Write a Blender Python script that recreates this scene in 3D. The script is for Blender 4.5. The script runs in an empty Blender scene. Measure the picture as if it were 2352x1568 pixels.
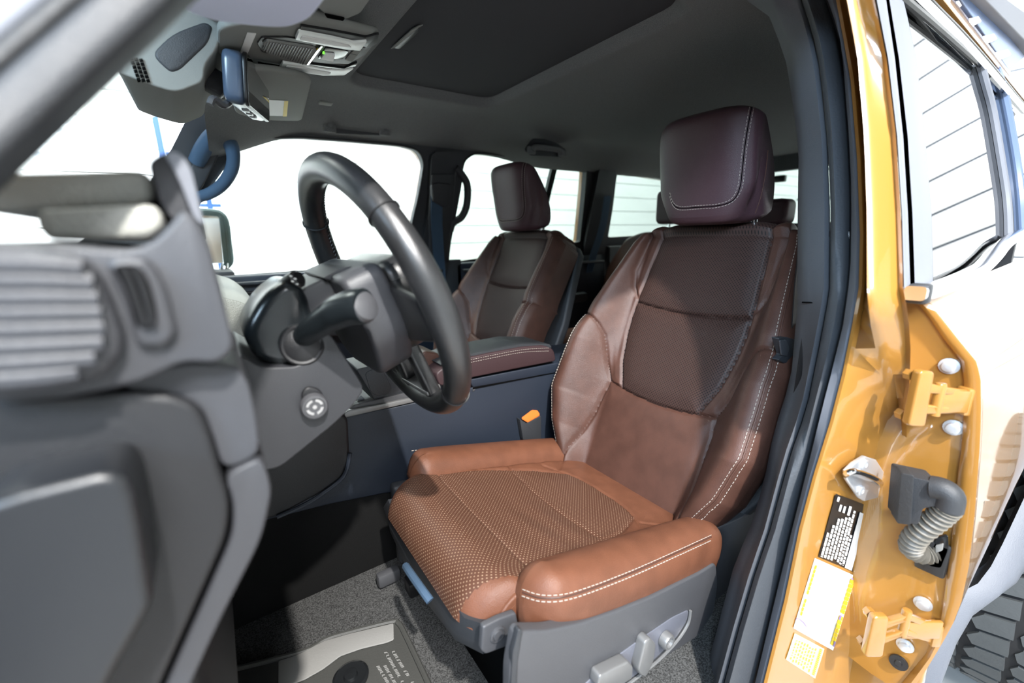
import bpy, bmesh, math, random
import numpy as np
from mathutils import Vector
from mathutils.bvhtree import BVHTree

C = bpy.context.scene.collection
random.seed(4)
rnd = np.random.default_rng(4)

# ------------------------------------------------------------------ camera, world, lights, exposure
# car frame in metres: X to the rear, Y to the passenger side, Z up; cabin floor at 0.20, ground at -0.35
CAM = np.array([0.0, 0.0, 0.95])
FPX = 984.4
R = np.array([[0.822, -0.569, -0.020], [-0.153, -0.186, -0.971], [0.549, 0.801, -0.240]])  # right, down, forward
R[2] /= np.linalg.norm(R[2]); R[0] -= R[2] * R[0].dot(R[2]); R[0] /= np.linalg.norm(R[0]); R[1] = np.cross(R[2], R[0])
cd = bpy.data.cameras.new('camera')
cam = bpy.data.objects.new('camera', cd); C.objects.link(cam)
from mathutils import Matrix
mw = Matrix(((R[0][0], -R[1][0], -R[2][0], CAM[0]), (R[0][1], -R[1][1], -R[2][1], CAM[1]),
             (R[0][2], -R[1][2], -R[2][2], CAM[2]), (0, 0, 0, 1)))
cam.matrix_world = mw
cd.sensor_width = 36.0; cd.lens = FPX / 2352 * 36.0
cd.clip_start = 0.02; cd.clip_end = 60
cd.dof.use_dof = True; cd.dof.focus_distance = 0.85; cd.dof.aperture_fstop = 2.5
bpy.context.scene.camera = cam

sc = bpy.context.scene
sc.view_settings.view_transform = 'Standard'; sc.view_settings.look = 'None'
sc.view_settings.gamma = 1.0; sc.view_settings.use_curve_mapping = False
sc.view_settings.exposure = 0.45
wd = bpy.data.worlds.new('white_hall_light'); sc.world = wd; wd.use_nodes = True
wd.node_tree.nodes['Background'].inputs[0].default_value = (0.93, 0.97, 1.0, 1)
wd.node_tree.nodes['Background'].inputs[1].default_value = 0.05

def lamp(name, loc, target, size, power, col=(1, 1, 1), sizey=None, spread=None):
    ld = bpy.data.lights.new(name, 'AREA'); ld.energy = power; ld.color = col
    ld.shape = 'RECTANGLE' if sizey else 'DISK'; ld.size = size
    if sizey: ld.size_y = sizey
    if spread: ld.spread = math.radians(spread)
    o = bpy.data.objects.new(name, ld); C.objects.link(o); o.location = loc
    o.rotation_euler = (Vector(target) - Vector(loc)).to_track_quat('-Z', 'Y').to_euler()
    return o
lamp('key_ceiling_lamp', (-0.05, -1.15, 2.75), (0.35, 0.45, 0.5), 0.07, 138, (1.0, 0.97, 0.93))
lamp('back_wall_fill', (5.6, -0.4, 4.2), (8.5, -0.4, 2.4), 5.0, 360, (0.97, 0.98, 1.0), 0.6, spread=130)  # unseen lamp added so the back wall reflects white in glass and paint
lamp('left_ceiling_strip', (-0.75, -2.1, 3.0), (0.3, 0.4, 0.7), 1.2, 115, (0.90, 0.94, 1.0), 0.5)
lamp('front_hall_lamp', (-2.6, -1.3, 2.5), (0.4, 1.2, 1.1), 1.4, 175, (0.60, 0.79, 1.0), 0.8)
lamp('far_wall_fill', (0.8, 2.5, 3.6), (0.9, 3.6, 1.0), 5.0, 400, (0.98, 1.0, 0.97), 0.5)  # unseen lamp added to bring the far wall up to white

# ------------------------------------------------------------------ measuring helpers
def ray(px, py):
    return R.T @ np.array([(px - 1176) / FPX, (py - 784) / FPX, 1.0])
def onp(px, py, P0, N):
    d = ray(px, py); N = np.array(N, float)
    return CAM + d * (N.dot(np.array(P0, float) - CAM) / N.dot(d))
def at(px, py, X=None, Y=None, Z=None):
    d = ray(px, py)
    i, v = (0, X) if X is not None else (1, Y) if Y is not None else (2, Z)
    return CAM + d * ((v - CAM[i]) / d[i])
def L(pts, **k): return [at(*p, **k) for p in pts]
def sm(t): t = np.clip(t, 0, 1); return t * t * (3 - 2 * t)

# ------------------------------------------------------------------ materials
def mat(name, col, rough=0.5, metal=0.0, coat=0.0, bump=0.0, bscale=400.0, spec=0.5, var=0.0, vscale=60.0, coord='Object', trans=0.0, emit=None, sheen=0.0, coatr=0.04):
    m = bpy.data.materials.new(name); m.use_nodes = True
    nt = m.node_tree; b = nt.nodes['Principled BSDF']
    b.inputs['Base Color'].default_value = (*col, 1); b.inputs['Roughness'].default_value = rough
    b.inputs['Metallic'].default_value = metal; b.inputs['Coat Weight'].default_value = coat
    b.inputs['Coat Roughness'].default_value = coatr
    b.inputs['Specular IOR Level'].default_value = spec
    b.inputs['Sheen Weight'].default_value = sheen
    if trans: b.inputs['Transmission Weight'].default_value = trans
    if emit: b.inputs['Emission Color'].default_value = (*emit[:3], 1); b.inputs['Emission Strength'].default_value = emit[3]
    tc = nt.nodes.new('ShaderNodeTexCoord')
    if bump:
        n = nt.nodes.new('ShaderNodeTexNoise'); n.inputs['Scale'].default_value = bscale; n.inputs['Detail'].default_value = 3
        nt.links.new(tc.outputs[coord], n.inputs['Vector'])
        bp = nt.nodes.new('ShaderNodeBump'); bp.inputs['Strength'].default_value = bump; bp.inputs['Distance'].default_value = 0.002
        nt.links.new(n.outputs['Fac'], bp.inputs['Height']); nt.links.new(bp.outputs['Normal'], b.inputs['Normal'])
    if var:
        n = nt.nodes.new('ShaderNodeTexNoise'); n.inputs['Scale'].default_value = vscale; n.inputs['Detail'].default_value = 5
        nt.links.new(tc.outputs[coord], n.inputs['Vector'])
        cr = nt.nodes.new('ShaderNodeValToRGB')
        cr.color_ramp.elements[0].position = 0.35; cr.color_ramp.elements[1].position = 0.65
        cr.color_ramp.elements[0].color = (*[c * (1 - var) for c in col], 1)
        cr.color_ramp.elements[1].color = (*[min(1, c * (1 + var)) for c in col], 1)
        nt.links.new(n.outputs['Fac'], cr.inputs['Fac']); nt.links.new(cr.outputs['Color'], b.inputs['Base Color'])
    return m

def perforated(name, col, dot, pitch, rad, rough):
    m = mat(name, col, rough, bump=0.15, bscale=900, spec=0.3)
    nt = m.node_tree; b = nt.nodes['Principled BSDF']
    uv = nt.nodes.new('ShaderNodeUVMap'); mp = nt.nodes.new('ShaderNodeMapping')
    mp.inputs['Scale'].default_value = (1 / pitch, 1 / pitch, 1); mp.inputs['Rotation'].default_value = (0, 0, math.pi / 4)
    vo = nt.nodes.new('ShaderNodeTexVoronoi'); vo.voronoi_dimensions = '2D'; vo.inputs['Scale'].default_value = 1.0
    vo.inputs['Randomness'].default_value = 0.0
    mth = nt.nodes.new('ShaderNodeMath'); mth.operation = 'LESS_THAN'; mth.inputs[1].default_value = rad
    mx = nt.nodes.new('ShaderNodeMix'); mx.data_type = 'RGBA'
    mx.inputs['A'].default_value = (*col, 1); mx.inputs['B'].default_value = (*dot, 1)
    nt.links.new(uv.outputs['UV'], mp.inputs['Vector']); nt.links.new(mp.outputs['Vector'], vo.inputs['Vector'])
    nt.links.new(vo.outputs['Distance'], mth.inputs[0]); nt.links.new(mth.outputs[0], mx.inputs['Factor'])
    nt.links.new(mx.outputs['Result'], b.inputs['Base Color'])
    return m

def glass(name, tint, gloss_rough=0.0, ior=1.5):
    m = bpy.data.materials.new(name); m.use_nodes = True; nt = m.node_tree; nt.nodes.clear()
    o = nt.nodes.new('ShaderNodeOutputMaterial'); t = nt.nodes.new('ShaderNodeBsdfTransparent'); g = nt.nodes.new('ShaderNodeBsdfGlossy')
    t.inputs[0].default_value = (*tint, 1); g.inputs['Roughness'].default_value = gloss_rough
    lw = nt.nodes.new('ShaderNodeLayerWeight'); pw = nt.nodes.new('ShaderNodeMath'); pw.operation = 'POWER'; pw.inputs[1].default_value = 5.0
    f0 = ((ior - 1) / (ior + 1)) ** 2
    f = nt.nodes.new('ShaderNodeMath'); f.operation = 'MULTIPLY_ADD'; f.inputs[1].default_value = 1 - f0; f.inputs[2].default_value = f0
    nt.links.new(lw.outputs['Facing'], pw.inputs[0]); nt.links.new(pw.outputs[0], f.inputs[0]); mx = nt.nodes.new('ShaderNodeMixShader')
    nt.links.new(f.outputs[0], mx.inputs[0]); nt.links.new(t.outputs[0], mx.inputs[1]); nt.links.new(g.outputs[0], mx.inputs[2])
    nt.links.new(mx.outputs[0], o.inputs[0]); return m

M = dict(
    boss=mat('dash_boss_plastic', (0.011, 0.012, 0.014), 0.36, bump=0.1, bscale=900, spec=0.5),
    padfar=mat('pale_grey_dash_hide', (0.21, 0.21, 0.19), 0.5, bump=0.6, bscale=450),
    lid=mat('shaded_plum_leather', (0.040, 0.021, 0.023), 0.45, bump=0.35, bscale=800),  # darker copy of the plum leather, the lid's shadow put into its colour
    mark=mat('grey_white_mark', (0.30, 0.30, 0.30), 0.6),
    pod=mat('black_pod_plastic', (0.010, 0.013, 0.015), 0.27),
    shroud=mat('column_shroud_plastic', (0.027, 0.028, 0.032), 0.5, bump=0.25, bscale=700),
    dash=mat('dash_grey_plastic', (0.0367, 0.0378, 0.0430), 0.5, bump=0.25, bscale=700),
    dashdark=mat('dash_dark_plastic', (0.0085, 0.0088, 0.0103), 0.5, bump=0.25, bscale=700),
    pad=mat('lit_pale_dash_leather', (0.3456, 0.3456, 0.3168), 0.5, bump=0.5, bscale=450),  # pale dash leather lightened for the strong light on the rolls
    trim=mat('charcoal_trim_plastic', (0.0310, 0.0331, 0.0373), 0.5, bump=0.3, bscale=900),
    trimgrey=mat('grey_seat_trim_plastic', (0.0626, 0.0634, 0.0687), 0.42, bump=0.3, bscale=900),
    silver=mat('satin_silver_plastic', (0.2040, 0.2040, 0.2040), 0.35, metal=0.4),
    black=mat('black_plastic', (0.012, 0.012, 0.013), 0.35),
    gloss=mat('gloss_black_plastic', (0.012, 0.013, 0.014), 0.12),
    void=mat('matt_black', (0.004, 0.004, 0.004), 0.9, spec=0.0),
    rubber=mat('black_rubber_seal', (0.0250, 0.0260, 0.0280), 0.6, bump=0.3, bscale=300),
    sealdark=mat('seal_lip_rubber', (0.012, 0.012, 0.013), 0.5),
    head=mat('dark_headliner_fabric', (0.1610, 0.1653, 0.1653), 0.95, bump=0.3, bscale=1500, var=0.25, vscale=900, spec=0.1),
    headgrey=mat('grey_visor_fabric', (0.2321, 0.2375, 0.2239), 0.95, bump=0.3, bscale=1500),
    carpet=mat('black_speckled_carpet', (0.0739, 0.0739, 0.0726), 0.98, bump=1.0, bscale=900, var=0.55, vscale=420, spec=0.05),
    mat=mat('grey_rubber_mat', (0.0510, 0.0510, 0.0468), 0.6, bump=0.2, bscale=300),
    matlight=mat('pale_worn_rubber', (0.2250, 0.2213, 0.2100), 0.7, bump=0.2, bscale=300),
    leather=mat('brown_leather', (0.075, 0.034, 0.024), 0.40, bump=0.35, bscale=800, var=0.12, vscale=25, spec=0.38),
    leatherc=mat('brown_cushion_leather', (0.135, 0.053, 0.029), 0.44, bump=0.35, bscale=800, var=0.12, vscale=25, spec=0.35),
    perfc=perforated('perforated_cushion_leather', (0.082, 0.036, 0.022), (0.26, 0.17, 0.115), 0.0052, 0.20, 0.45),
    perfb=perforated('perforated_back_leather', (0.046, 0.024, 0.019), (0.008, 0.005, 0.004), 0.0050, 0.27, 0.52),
    headrest=mat('dark_plum_leather', (0.066, 0.033, 0.040), 0.42, bump=0.35, bscale=800),
    thread=mat('cream_thread', (0.42, 0.37, 0.32), 0.7),
    wheel=mat('black_wheel_leather', (0.0200, 0.0205, 0.0215), 0.32, bump=0.2, bscale=900, spec=0.5, coat=0.5, coatr=0.30),
    hub=mat('wheel_hub_plastic', (0.0383, 0.0396, 0.0450), 0.45, bump=0.2, bscale=900),
    gold=mat('gold_car_paint', (0.33, 0.155, 0.030), 0.32, coat=1.0),
    chrome=mat('chrome', (0.85, 0.86, 0.88), 0.12, metal=1.0),
    zinc=mat('zinc_plated_steel', (0.62, 0.64, 0.67), 0.42, metal=0.75),
    pillar=mat('grey_pillar_trim', (0.085, 0.092, 0.105), 0.55, bump=0.3, bscale=900),
    sealgrey=mat('grey_ribbed_seal', (0.060, 0.066, 0.075), 0.55, bump=0.3, bscale=300),
    satin=mat('satin_grey_applique', (0.16, 0.17, 0.195), 0.55, spec=0.3),
    belt=mat('blue_lit_webbing', (0.042, 0.080, 0.135), 0.8, bump=0.4, bscale=1200),  # blue daylight on dark grey webbing mixed into its colour
    orange=mat('orange_button', (0.80, 0.17, 0.03), 0.4),
    white=mat('white_label', (0.82, 0.82, 0.80), 0.6),
    lens=mat('white_lamp_lens', (0.90, 0.93, 0.89), 0.3),
    yellow=mat('yellow_label_print', (0.80, 0.58, 0.02), 0.6),
    paleyellow=mat('pale_yellow_label', (0.85, 0.82, 0.40), 0.6),
    lilac=mat('violet_print', (0.28, 0.20, 0.42), 0.6),
    blue=mat('blue_print', (0.03, 0.12, 0.60), 0.5),
    tyre=mat('tyre_rubber', (0.0630, 0.0689, 0.0714), 0.75, bump=0.3, bscale=200),
    tyredark=mat('tyre_groove_rubber', (0.012, 0.012, 0.013), 0.9),
    flare=mat('grey_fender_plastic', (0.1400, 0.1505, 0.1750), 0.5, bump=0.3, bscale=600),
    console=mat('blue_grey_console_plastic', (0.0143, 0.0202, 0.0325), 0.5, bump=0.3, bscale=900),
    wall=mat('white_wall_panel', (0.86, 0.88, 0.87), 0.6),
    joint=mat('pale_joint', (0.60, 0.63, 0.63), 0.8),
    ground=mat('grey_hall_floor', (0.60, 0.60, 0.59), 0.4, var=0.1, vscale=4),
    glass=glass('clear_window_glass', (0.93, 0.96, 0.95)),
    privacy=glass('tinted_window_glass', (0.64, 0.69, 0.67)),
    darkglass=glass('dark_privacy_glass', (0.10, 0.11, 0.12), ior=1.8),
    mirror=mat('darkened_mirror_glass', (0.30, 0.31, 0.32), 0.02, metal=1.0),  # mirror colour darkened so that its reflection comes out dark
    boot=mat('ribbed_boot_rubber', (0.1440, 0.1305, 0.1080), 0.5),
    teal=mat('green_grey_mirror_frame', (0.045, 0.085, 0.09), 0.4),
)

# ------------------------------------------------------------------ mesh helpers
def tag(o, label=None, cat=None, group=None, kind=None):
    if label: o['label'] = label
    if cat: o['category'] = cat
    if group: o['group'] = group
    if kind: o['kind'] = kind
    return o
def thing(name, label, cat, loc, group=None, kind=None):
    o = bpy.data.objects.new(name, None); C.objects.link(o); o.location = Vector(loc); o.empty_display_size = 0.05
    return tag(o, label, cat, group, kind)
def wpos(o):
    p = Vector((0, 0, 0))
    while o is not None: p = p + o.location; o = o.parent
    return p
def mk(name, V, F, m, parent=None, smooth=True, uv=None, label=None, kind=None, auto=35):
    V = np.asarray(V, float); c = (V.max(0) + V.min(0)) / 2
    me = bpy.data.meshes.new(name); me.from_pydata([tuple(v) for v in V - c], [], [tuple(int(i) for i in f) for f in F])
    bm = bmesh.new(); bm.from_mesh(me); bmesh.ops.recalc_face_normals(bm, faces=bm.faces); bm.to_mesh(me); bm.free()
    if smooth:
        me.polygons.foreach_set('use_smooth', [True] * len(me.polygons))
        if auto:
            try: me.set_sharp_from_angle(angle=math.radians(auto))
            except Exception: pass
    if uv is not None:
        l = me.uv_layers.new(name='UVMap'); idx = np.zeros(len(me.loops), int); me.loops.foreach_get('vertex_index', idx)
        l.data.foreach_set('uv', np.asarray(uv, float)[idx].ravel())
    me.materials.append(m)
    o = bpy.data.objects.new(name, me); C.objects.link(o)
    o.location = Vector(c)
    if parent is not None:
        o.parent = parent; o.location = Vector(c) - wpos(parent)
    return tag(o, label, None, None, kind)
def from_bm(name, bm, m, parent=None, smooth=True, **k):
    bm.verts.ensure_lookup_table(); bm.verts.index_update()
    V = [tuple(v.co) for v in bm.verts]; F = [[v.index for v in f.verts] for f in bm.faces]; bm.free()
    return mk(name, V, F, m, parent, smooth, **k)
def cr(P, n=8, closed=False):
    P = [np.array(p, float) for p in P]; N = len(P); out = []
    for i in range(N if closed else N - 1):
        if closed: a, b, c, d = P[i - 1], P[i], P[(i + 1) % N], P[(i + 2) % N]
        else: a, b, c, d = P[max(i - 1, 0)], P[i], P[i + 1], P[min(i + 2, N - 1)]
        for t in np.linspace(0, 1, n, endpoint=False):
            out.append(0.5 * (2 * b + (c - a) * t + (2 * a - 5 * b + 4 * c - d) * t * t + (3 * b - a - 3 * c + d) * t ** 3))
    if not closed: out.append(P[-1])
    return out
def prism(name, pts, vec, m, parent=None, bev=0.004, seg=3, **k):
    bm = bmesh.new(); vs = [bm.verts.new(tuple(p)) for p in pts]
    f = bm.faces.new(vs); r = bmesh.ops.extrude_face_region(bm, geom=[f])
    bmesh.ops.translate(bm, vec=Vector(tuple(vec)), verts=[e for e in r['geom'] if isinstance(e, bmesh.types.BMVert)])
    bmesh.ops.recalc_face_normals(bm, faces=bm.faces)
    if bev:
        ed = [e for e in bm.edges if len(e.link_faces) == 2 and e.calc_face_angle(0) > 0.6]
        bmesh.ops.bevel(bm, geom=ed, offset=bev, segments=seg, profile=0.5, affect='EDGES', clamp_overlap=True)
    return from_bm(name, bm, m, parent, **k)
def box(name, c, s, m, parent=None, bev=0.003, ax=None, seg=2, **k):
    A = np.eye(3) if ax is None else np.array(ax, float)
    c = np.array(c, float); q = [(-1, -1), (1, -1), (1, 1), (-1, 1)]
    pts = [c + A[0] * s[0] / 2 * a + A[1] * s[1] / 2 * b - A[2] * s[2] / 2 for a, b in q]
    return prism(name, pts, A[2] * s[2], m, parent, bev, seg, **k)
def frames(P, closed):
    P = np.array(P); T = np.gradient(P, axis=0) if not closed else np.roll(P, -1, 0) - np.roll(P, 1, 0)
    T /= np.linalg.norm(T, axis=1)[:, None] + 1e-12
    n = np.cross(T[0], [0.13, 0.31, 0.94]); n /= np.linalg.norm(n); Ns = [n]
    for i in range(1, len(P)):
        n = Ns[-1] - T[i] * Ns[-1].dot(T[i]); n /= np.linalg.norm(n); Ns.append(n)
    Ns = np.array(Ns); return P, T, Ns, np.cross(T, Ns)
def tube_vf(path, r, n=10, closed=False):
    P, T, N, B = frames(path, closed); k = len(P); r = np.broadcast_to(np.array(r, float), (k,))
    V = []; F = []
    for i in range(k):
        for j in range(n):
            a = 2 * math.pi * j / n; V.append(P[i] + r[i] * (math.cos(a) * N[i] + math.sin(a) * B[i]))
    for i in range(k if closed else k - 1):
        i2 = (i + 1) % k
        for j in range(n): F.append((i * n + j, i * n + (j + 1) % n, i2 * n + (j + 1) % n, i2 * n + j))
    if not closed: F.append(tuple(range(n))); F.append(tuple(range((k - 1) * n, k * n)))
    return V, F
def tube(name, path, r, m, parent=None, n=10, closed=False, **k):
    V, F = tube_vf(path, r, n, closed); return mk(name, V, F, m, parent, **k)
def sweep(name, path, sec, upv, m, parent=None, closed=False, **k):
    """sec: 2D outline (side, up); upv: reference up vector"""
    P, T, _, _ = frames(path, closed); V = []; F = []; n = len(sec)
    for i in range(len(P)):
        u = np.array(upv[i] if np.ndim(upv) == 2 else upv, float); s = np.cross(T[i], u); s /= np.linalg.norm(s); u2 = np.cross(s, T[i]); s = -s
        for a, b in sec: V.append(P[i] + s * a + u2 * b)
    for i in range(len(P) if closed else len(P) - 1):
        i2 = (i + 1) % len(P)
        for j in range(n): F.append((i * n + j, i * n + (j + 1) % n, i2 * n + (j + 1) % n, i2 * n + j))
    if not closed: F.append(tuple(range(n))); F.append(tuple(range((len(P) - 1) * n, len(P) * n)))
    return mk(name, V, F, m, parent, **k)
def loft(name, G, m, parent=None, thick=None, **k):
    """G rows x cols of points; thick: offset vector for a back layer"""
    G = np.array(G, float); a, b = G.shape[:2]; V = list(G.reshape(-1, 3)); F = []
    for i in range(a - 1):
        for j in range(b - 1): F.append((i * b + j, i * b + j + 1, (i + 1) * b + j + 1, (i + 1) * b + j))
    if thick is not None:
        n = a * b; V += [v + np.array(thick) for v in V]
        F += [tuple(n + q for q in reversed(f)) for f in F]
        for i in range(a - 1):
            for j in (0, b - 1): p, q = i * b + j, (i + 1) * b + j; F.append((p, q, q + n, p + n))
        for j in range(b - 1):
            for i in (0, a - 1): p, q = i * b + j, i * b + j + 1; F.append((p, q, q + n, p + n))
    return mk(name, V, F, m, parent, **k)
def cyl(name, c, axis, r, h, m, parent=None, n=24, bev=0.0, **k):
    ax = np.array(axis, float); ax /= np.linalg.norm(ax); c = np.array(c, float)
    b = min(bev, r * .5, h * .5)
    prof = [(0.0001, 0), (r, 0), (r, h - b)] + ([(r - b * 0.3, h - b * 0.3), (r - b, h)] if b else [(r, h)]) + [(0.0001, h)]
    return lathe(name, c, ax, prof, m, parent, n, **k)
def lathe(name, c, ax, prof, m, parent=None, n=24, **k):
    ax = np.array(ax, float); ax /= np.linalg.norm(ax); c = np.array(c, float)
    u = np.cross(ax, [0.3, 0.2, 0.9]); u /= np.linalg.norm(u); w = np.cross(ax, u); V = []; F = []
    for r, h in prof:
        for j in range(n):
            a = 2 * math.pi * j / n; V.append(c + ax * h + r * (u * math.cos(a) + w * math.sin(a)))
    q = len(prof)
    for i in range(q - 1):
        for j in range(n): F.append((i * n + j, i * n + (j + 1) % n, (i + 1) * n + (j + 1) % n, (i + 1) * n + j))
    F.append(tuple(range(n))); F.append(tuple(range((q - 1) * n, q * n)))
    return mk(name, V, F, m, parent, **k)
def roundpoly(P, r, n=5):
    P = [np.array(p, float) for p in P]; out = []; N = len(P)
    for i in range(N):
        a, b, c = P[i - 1], P[i], P[(i + 1) % N]; d1 = a - b; d2 = c - b; l1 = np.linalg.norm(d1); l2 = np.linalg.norm(d2)
        rr = min(r, l1 * 0.45, l2 * 0.45); p = b + d1 / l1 * rr; q = b + d2 / l2 * rr
        for t in np.linspace(0, 1, n): out.append((1 - t) ** 2 * p + 2 * t * (1 - t) * b + t * t * q)
    return out
def plate(name, outer, holes, fn, m, parent=None, **k):
    """flat plate with holes from 2-D outlines; fn(a, b, w) puts it in space, w from 0 to 1 through its thickness"""
    cu = bpy.data.curves.new('outline', 'CURVE'); cu.dimensions = '2D'; cu.fill_mode = 'BOTH'; cu.extrude = 0.5
    for pl in [outer] + holes:
        s = cu.splines.new('POLY'); s.points.add(len(pl) - 1); s.use_cyclic_u = True
        for q, p in zip(s.points, pl): q.co = (p[0], p[1], 0, 1)
    o = bpy.data.objects.new('outline', cu); C.objects.link(o); dg = bpy.context.evaluated_depsgraph_get()
    me = bpy.data.meshes.new_from_object(o.evaluated_get(dg))
    V = [fn(v.co.x, v.co.y, v.co.z + 0.5) for v in me.vertices]; F = [tuple(p.vertices) for p in me.polygons]
    bpy.data.objects.remove(o); bpy.data.curves.remove(cu); bpy.data.meshes.remove(me)
    bm = bmesh.new(); vs = [bm.verts.new(tuple(v)) for v in V]
    for f in F:
        try: bm.faces.new([vs[i] for i in f])
        except ValueError: pass
    bmesh.ops.remove_doubles(bm, verts=bm.verts, dist=1e-5)
    return from_bm(name, bm, m, parent, **k)
def dashes(name, lines, m, parent, ln=0.005, gap=0.0028, w=0.0011, label=None):
    """stitching: small raised dashes along 3-D polylines given as lists of (point, normal)"""
    V = []; F = []
    for line in lines:
        P = np.array([p for p, _ in line]); Nn = np.array([n for _, n in line])
        s = np.concatenate([[0], np.cumsum(np.linalg.norm(np.diff(P, axis=0), axis=1))]); t = 0.0
        while t + ln < s[-1]:
            a = np.array([np.interp(t, s, P[:, i]) for i in range(3)]); b = np.array([np.interp(t + ln, s, P[:, i]) for i in range(3)])
            n = np.array([np.interp(t, s, Nn[:, i]) for i in range(3)]); n /= np.linalg.norm(n) + 1e-9
            d = b - a; sd = np.cross(d, n); sd /= np.linalg.norm(sd) + 1e-9; k = len(V)
            for p in (a, b):
                V += [p + sd * w / 2 - n * 0.0006, p - sd * w / 2 - n * 0.0006, p - sd * w / 3 + n * 0.0007, p + sd * w / 3 + n * 0.0007]
            F += [(k, k + 1, k + 2, k + 3), (k + 4, k + 5, k + 6, k + 7)] + [(k + i, k + (i + 1) % 4, k + 4 + (i + 1) % 4, k + 4 + i) for i in range(4)]
            t += ln + gap
    if V: return mk(name, V, F, m, parent, smooth=False, kind='stuff', label=label)
def surf_line(o, pts, n=6, off=0.0004):
    """points of a 3-D polyline dropped from the camera side on to an object's surface, with normals"""
    base = wpos(o); me = o.data
    bv = BVHTree.FromPolygons([v.co + base for v in me.vertices], [tuple(p.vertices) for p in me.polygons]); out = []
    P2 = cr([np.array([p[0], p[1], 0.]) for p in pts], n)
    for p in P2:
        d = Vector(tuple(ray(p[0], p[1]))).normalized(); loc, nor, _, _ = bv.ray_cast(Vector(tuple(CAM)), d)
        if loc is None: continue
        if nor.dot(d) > 0: nor = -nor
        out.append((np.array(loc + nor * off), np.array(nor)))
    return out
def seam(name, o, pts, m, parent, r=0.0012, n=6, **k):
    l = surf_line(o, pts, n, off=-r * 0.35)
    if len(l) > 2: return tube(name, [p for p, _ in l], r, m, parent, n=6, **k)

# ------------------------------------------------------------------ the hall outside
ground = box('ground', (1.5, 0.5, -0.40), (16, 9, 0.10), M['ground'], bev=0); tag(ground, kind='structure')
def plank_wall(name, y, side, z0, n, h, x0=-6.5, x1=9.5):
    w = box(name, ((x0 + x1) / 2, y + side * 0.06, z0 + n * h / 2), (x1 - x0, 0.06, n * h), M['joint'], bev=0); tag(w, kind='structure')
    first = None
    for i in range(n):
        if first is None: first = p = box('plank', ((x0 + x1) / 2, y + side * 0.015, z0 + (i + 0.5) * h), (x1 - x0, 0.03, h - 0.006), M['wall'], w, bev=0.003, seg=1)
        else:
            p = first.copy(); C.objects.link(p); p.location.z = first.location.z + i * h
    return w
plank_wall('wall_right', 3.60, 1, -0.35, 22, 0.155)
plank_wall('wall_left', -3.2, -1, -0.35, 7, 0.46)
wb_ = box('wall_back', (8.56, 0.2, 3.25), (0.06, 7.0, 7.2), mat('dark_panel_joint', (0.12, 0.14, 0.17), 0.8), bev=0); tag(wb_, kind='structure')
for i in range(16):
    p = box('plank', (8.515, 0.2, -0.35 + 0.225 + i * 0.45), (0.03, 7.0, 0.415), M['wall'], wb_, bev=0.003, seg=1)
# tall window of the hall seen through the windscreen
hw = L([(345, 170), (455, 170), (455, 430), (345, 430)], Y=3.56)
hwx0, hwx1 = hw[0][0], hw[1][0]; hz0, hz1 = 0.6, 2.6
hwin = box('window_1', ((hwx0 + hwx1) / 2, 3.575, (hz0 + hz1) / 2), (hwx1 - hwx0, 0.02, hz1 - hz0), mat('bright_window_pane', (0.9, 0.95, 1.0), 0.3, emit=(0.80, 0.92, 1.0, 2.2)), bev=0); tag(hwin, kind='structure')
frm = mat('blue_window_frame', (0.03, 0.10, 0.30), 0.5)
for zz in [at(400, yy, Y=3.56)[2] for yy in (130, 243, 356, 470)]: box('muntin', ((hwx0 + hwx1) / 2, 3.555, zz), (hwx1 - hwx0, 0.03, 0.022), frm, hwin, bev=0.003)
for xx in (at(352, 250, Y=3.56)[0], at(442, 250, Y=3.56)[0]): box('window_bar', (xx, 3.553, (hz0 + hz1) / 2), (0.03, 0.03, hz1 - hz0), frm, hwin, bev=0.003)

# ------------------------------------------------------------------ cabin floor and headliner
floor = box('floor', (1.1, 0.98, 0.17), (3.0, 1.52, 0.06), M['carpet'], bev=0.01); tag(floor, kind='structure')
def zroof(X, Y):
    z = 1.372 - 0.085 * sm((abs(Y - 0.977) - 0.46) / 0.26) - 0.10 * sm((0.34 - X) / 0.36) - 0.035 * sm((X - 1.0) / 0.35)
    qx = abs(X - 0.625) - 0.235 + 0.06; qy = abs(Y - 0.977) - 0.385 + 0.06
    d = math.hypot(max(qx, 0), max(qy, 0)) + min(max(qx, qy), 0) - 0.06
    return z + 0.034 * sm(-d / 0.03 + 0.3)
GX = np.concatenate([np.linspace(0.045, 0.34, 16), np.linspace(0.36, 0.92, 71), np.linspace(0.97, 2.72, 30)])
GY = np.concatenate([np.linspace(0.285, 0.52, 14), np.linspace(0.53, 1.43, 100), np.linspace(1.45, 1.685, 14)])
ceil = loft('ceiling', [[(x, y, zroof(x, y)) for y in GY] for x in GX], M['head'], auto=80); tag(ceil, kind='structure')
# sunroof shade lying in the recess, with its pull pocket
sp = [(0.40, 0.61), (0.85, 0.61), (0.85, 1.345), (0.40, 1.345)]
sr = prism('sunroof_shade', [(x, y, 1.401) for x, y in [tuple(p) for p in roundpoly(sp, 0.05)]], (0, 0, -0.006), mat('sunroof_shade_fabric', (0.055, 0.056, 0.060), 0.95, spec=0.1), ceil, bev=0.003)
hp = onp(930, 84, (0, 0, 1.388), (0, 0, 1))
prism('pull_pocket', roundpoly([onp(*p, (0, 0, 1.393), (0, 0, 1)) for p in [(905, 108), (948, 70), (962, 60), (958, 74), (918, 110)]], 0.01), (0, 0, -0.003), M['black'], ceil, bev=0.001)
prism('pocket_lip', [onp(*p, (0, 0, 1.391), (0, 0, 1)) for p in [(897, 110), (905, 108), (962, 60), (972, 55), (962, 57), (945, 66)]], (0, 0, -0.003), M['headgrey'], ceil, bev=0.0008)
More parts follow.
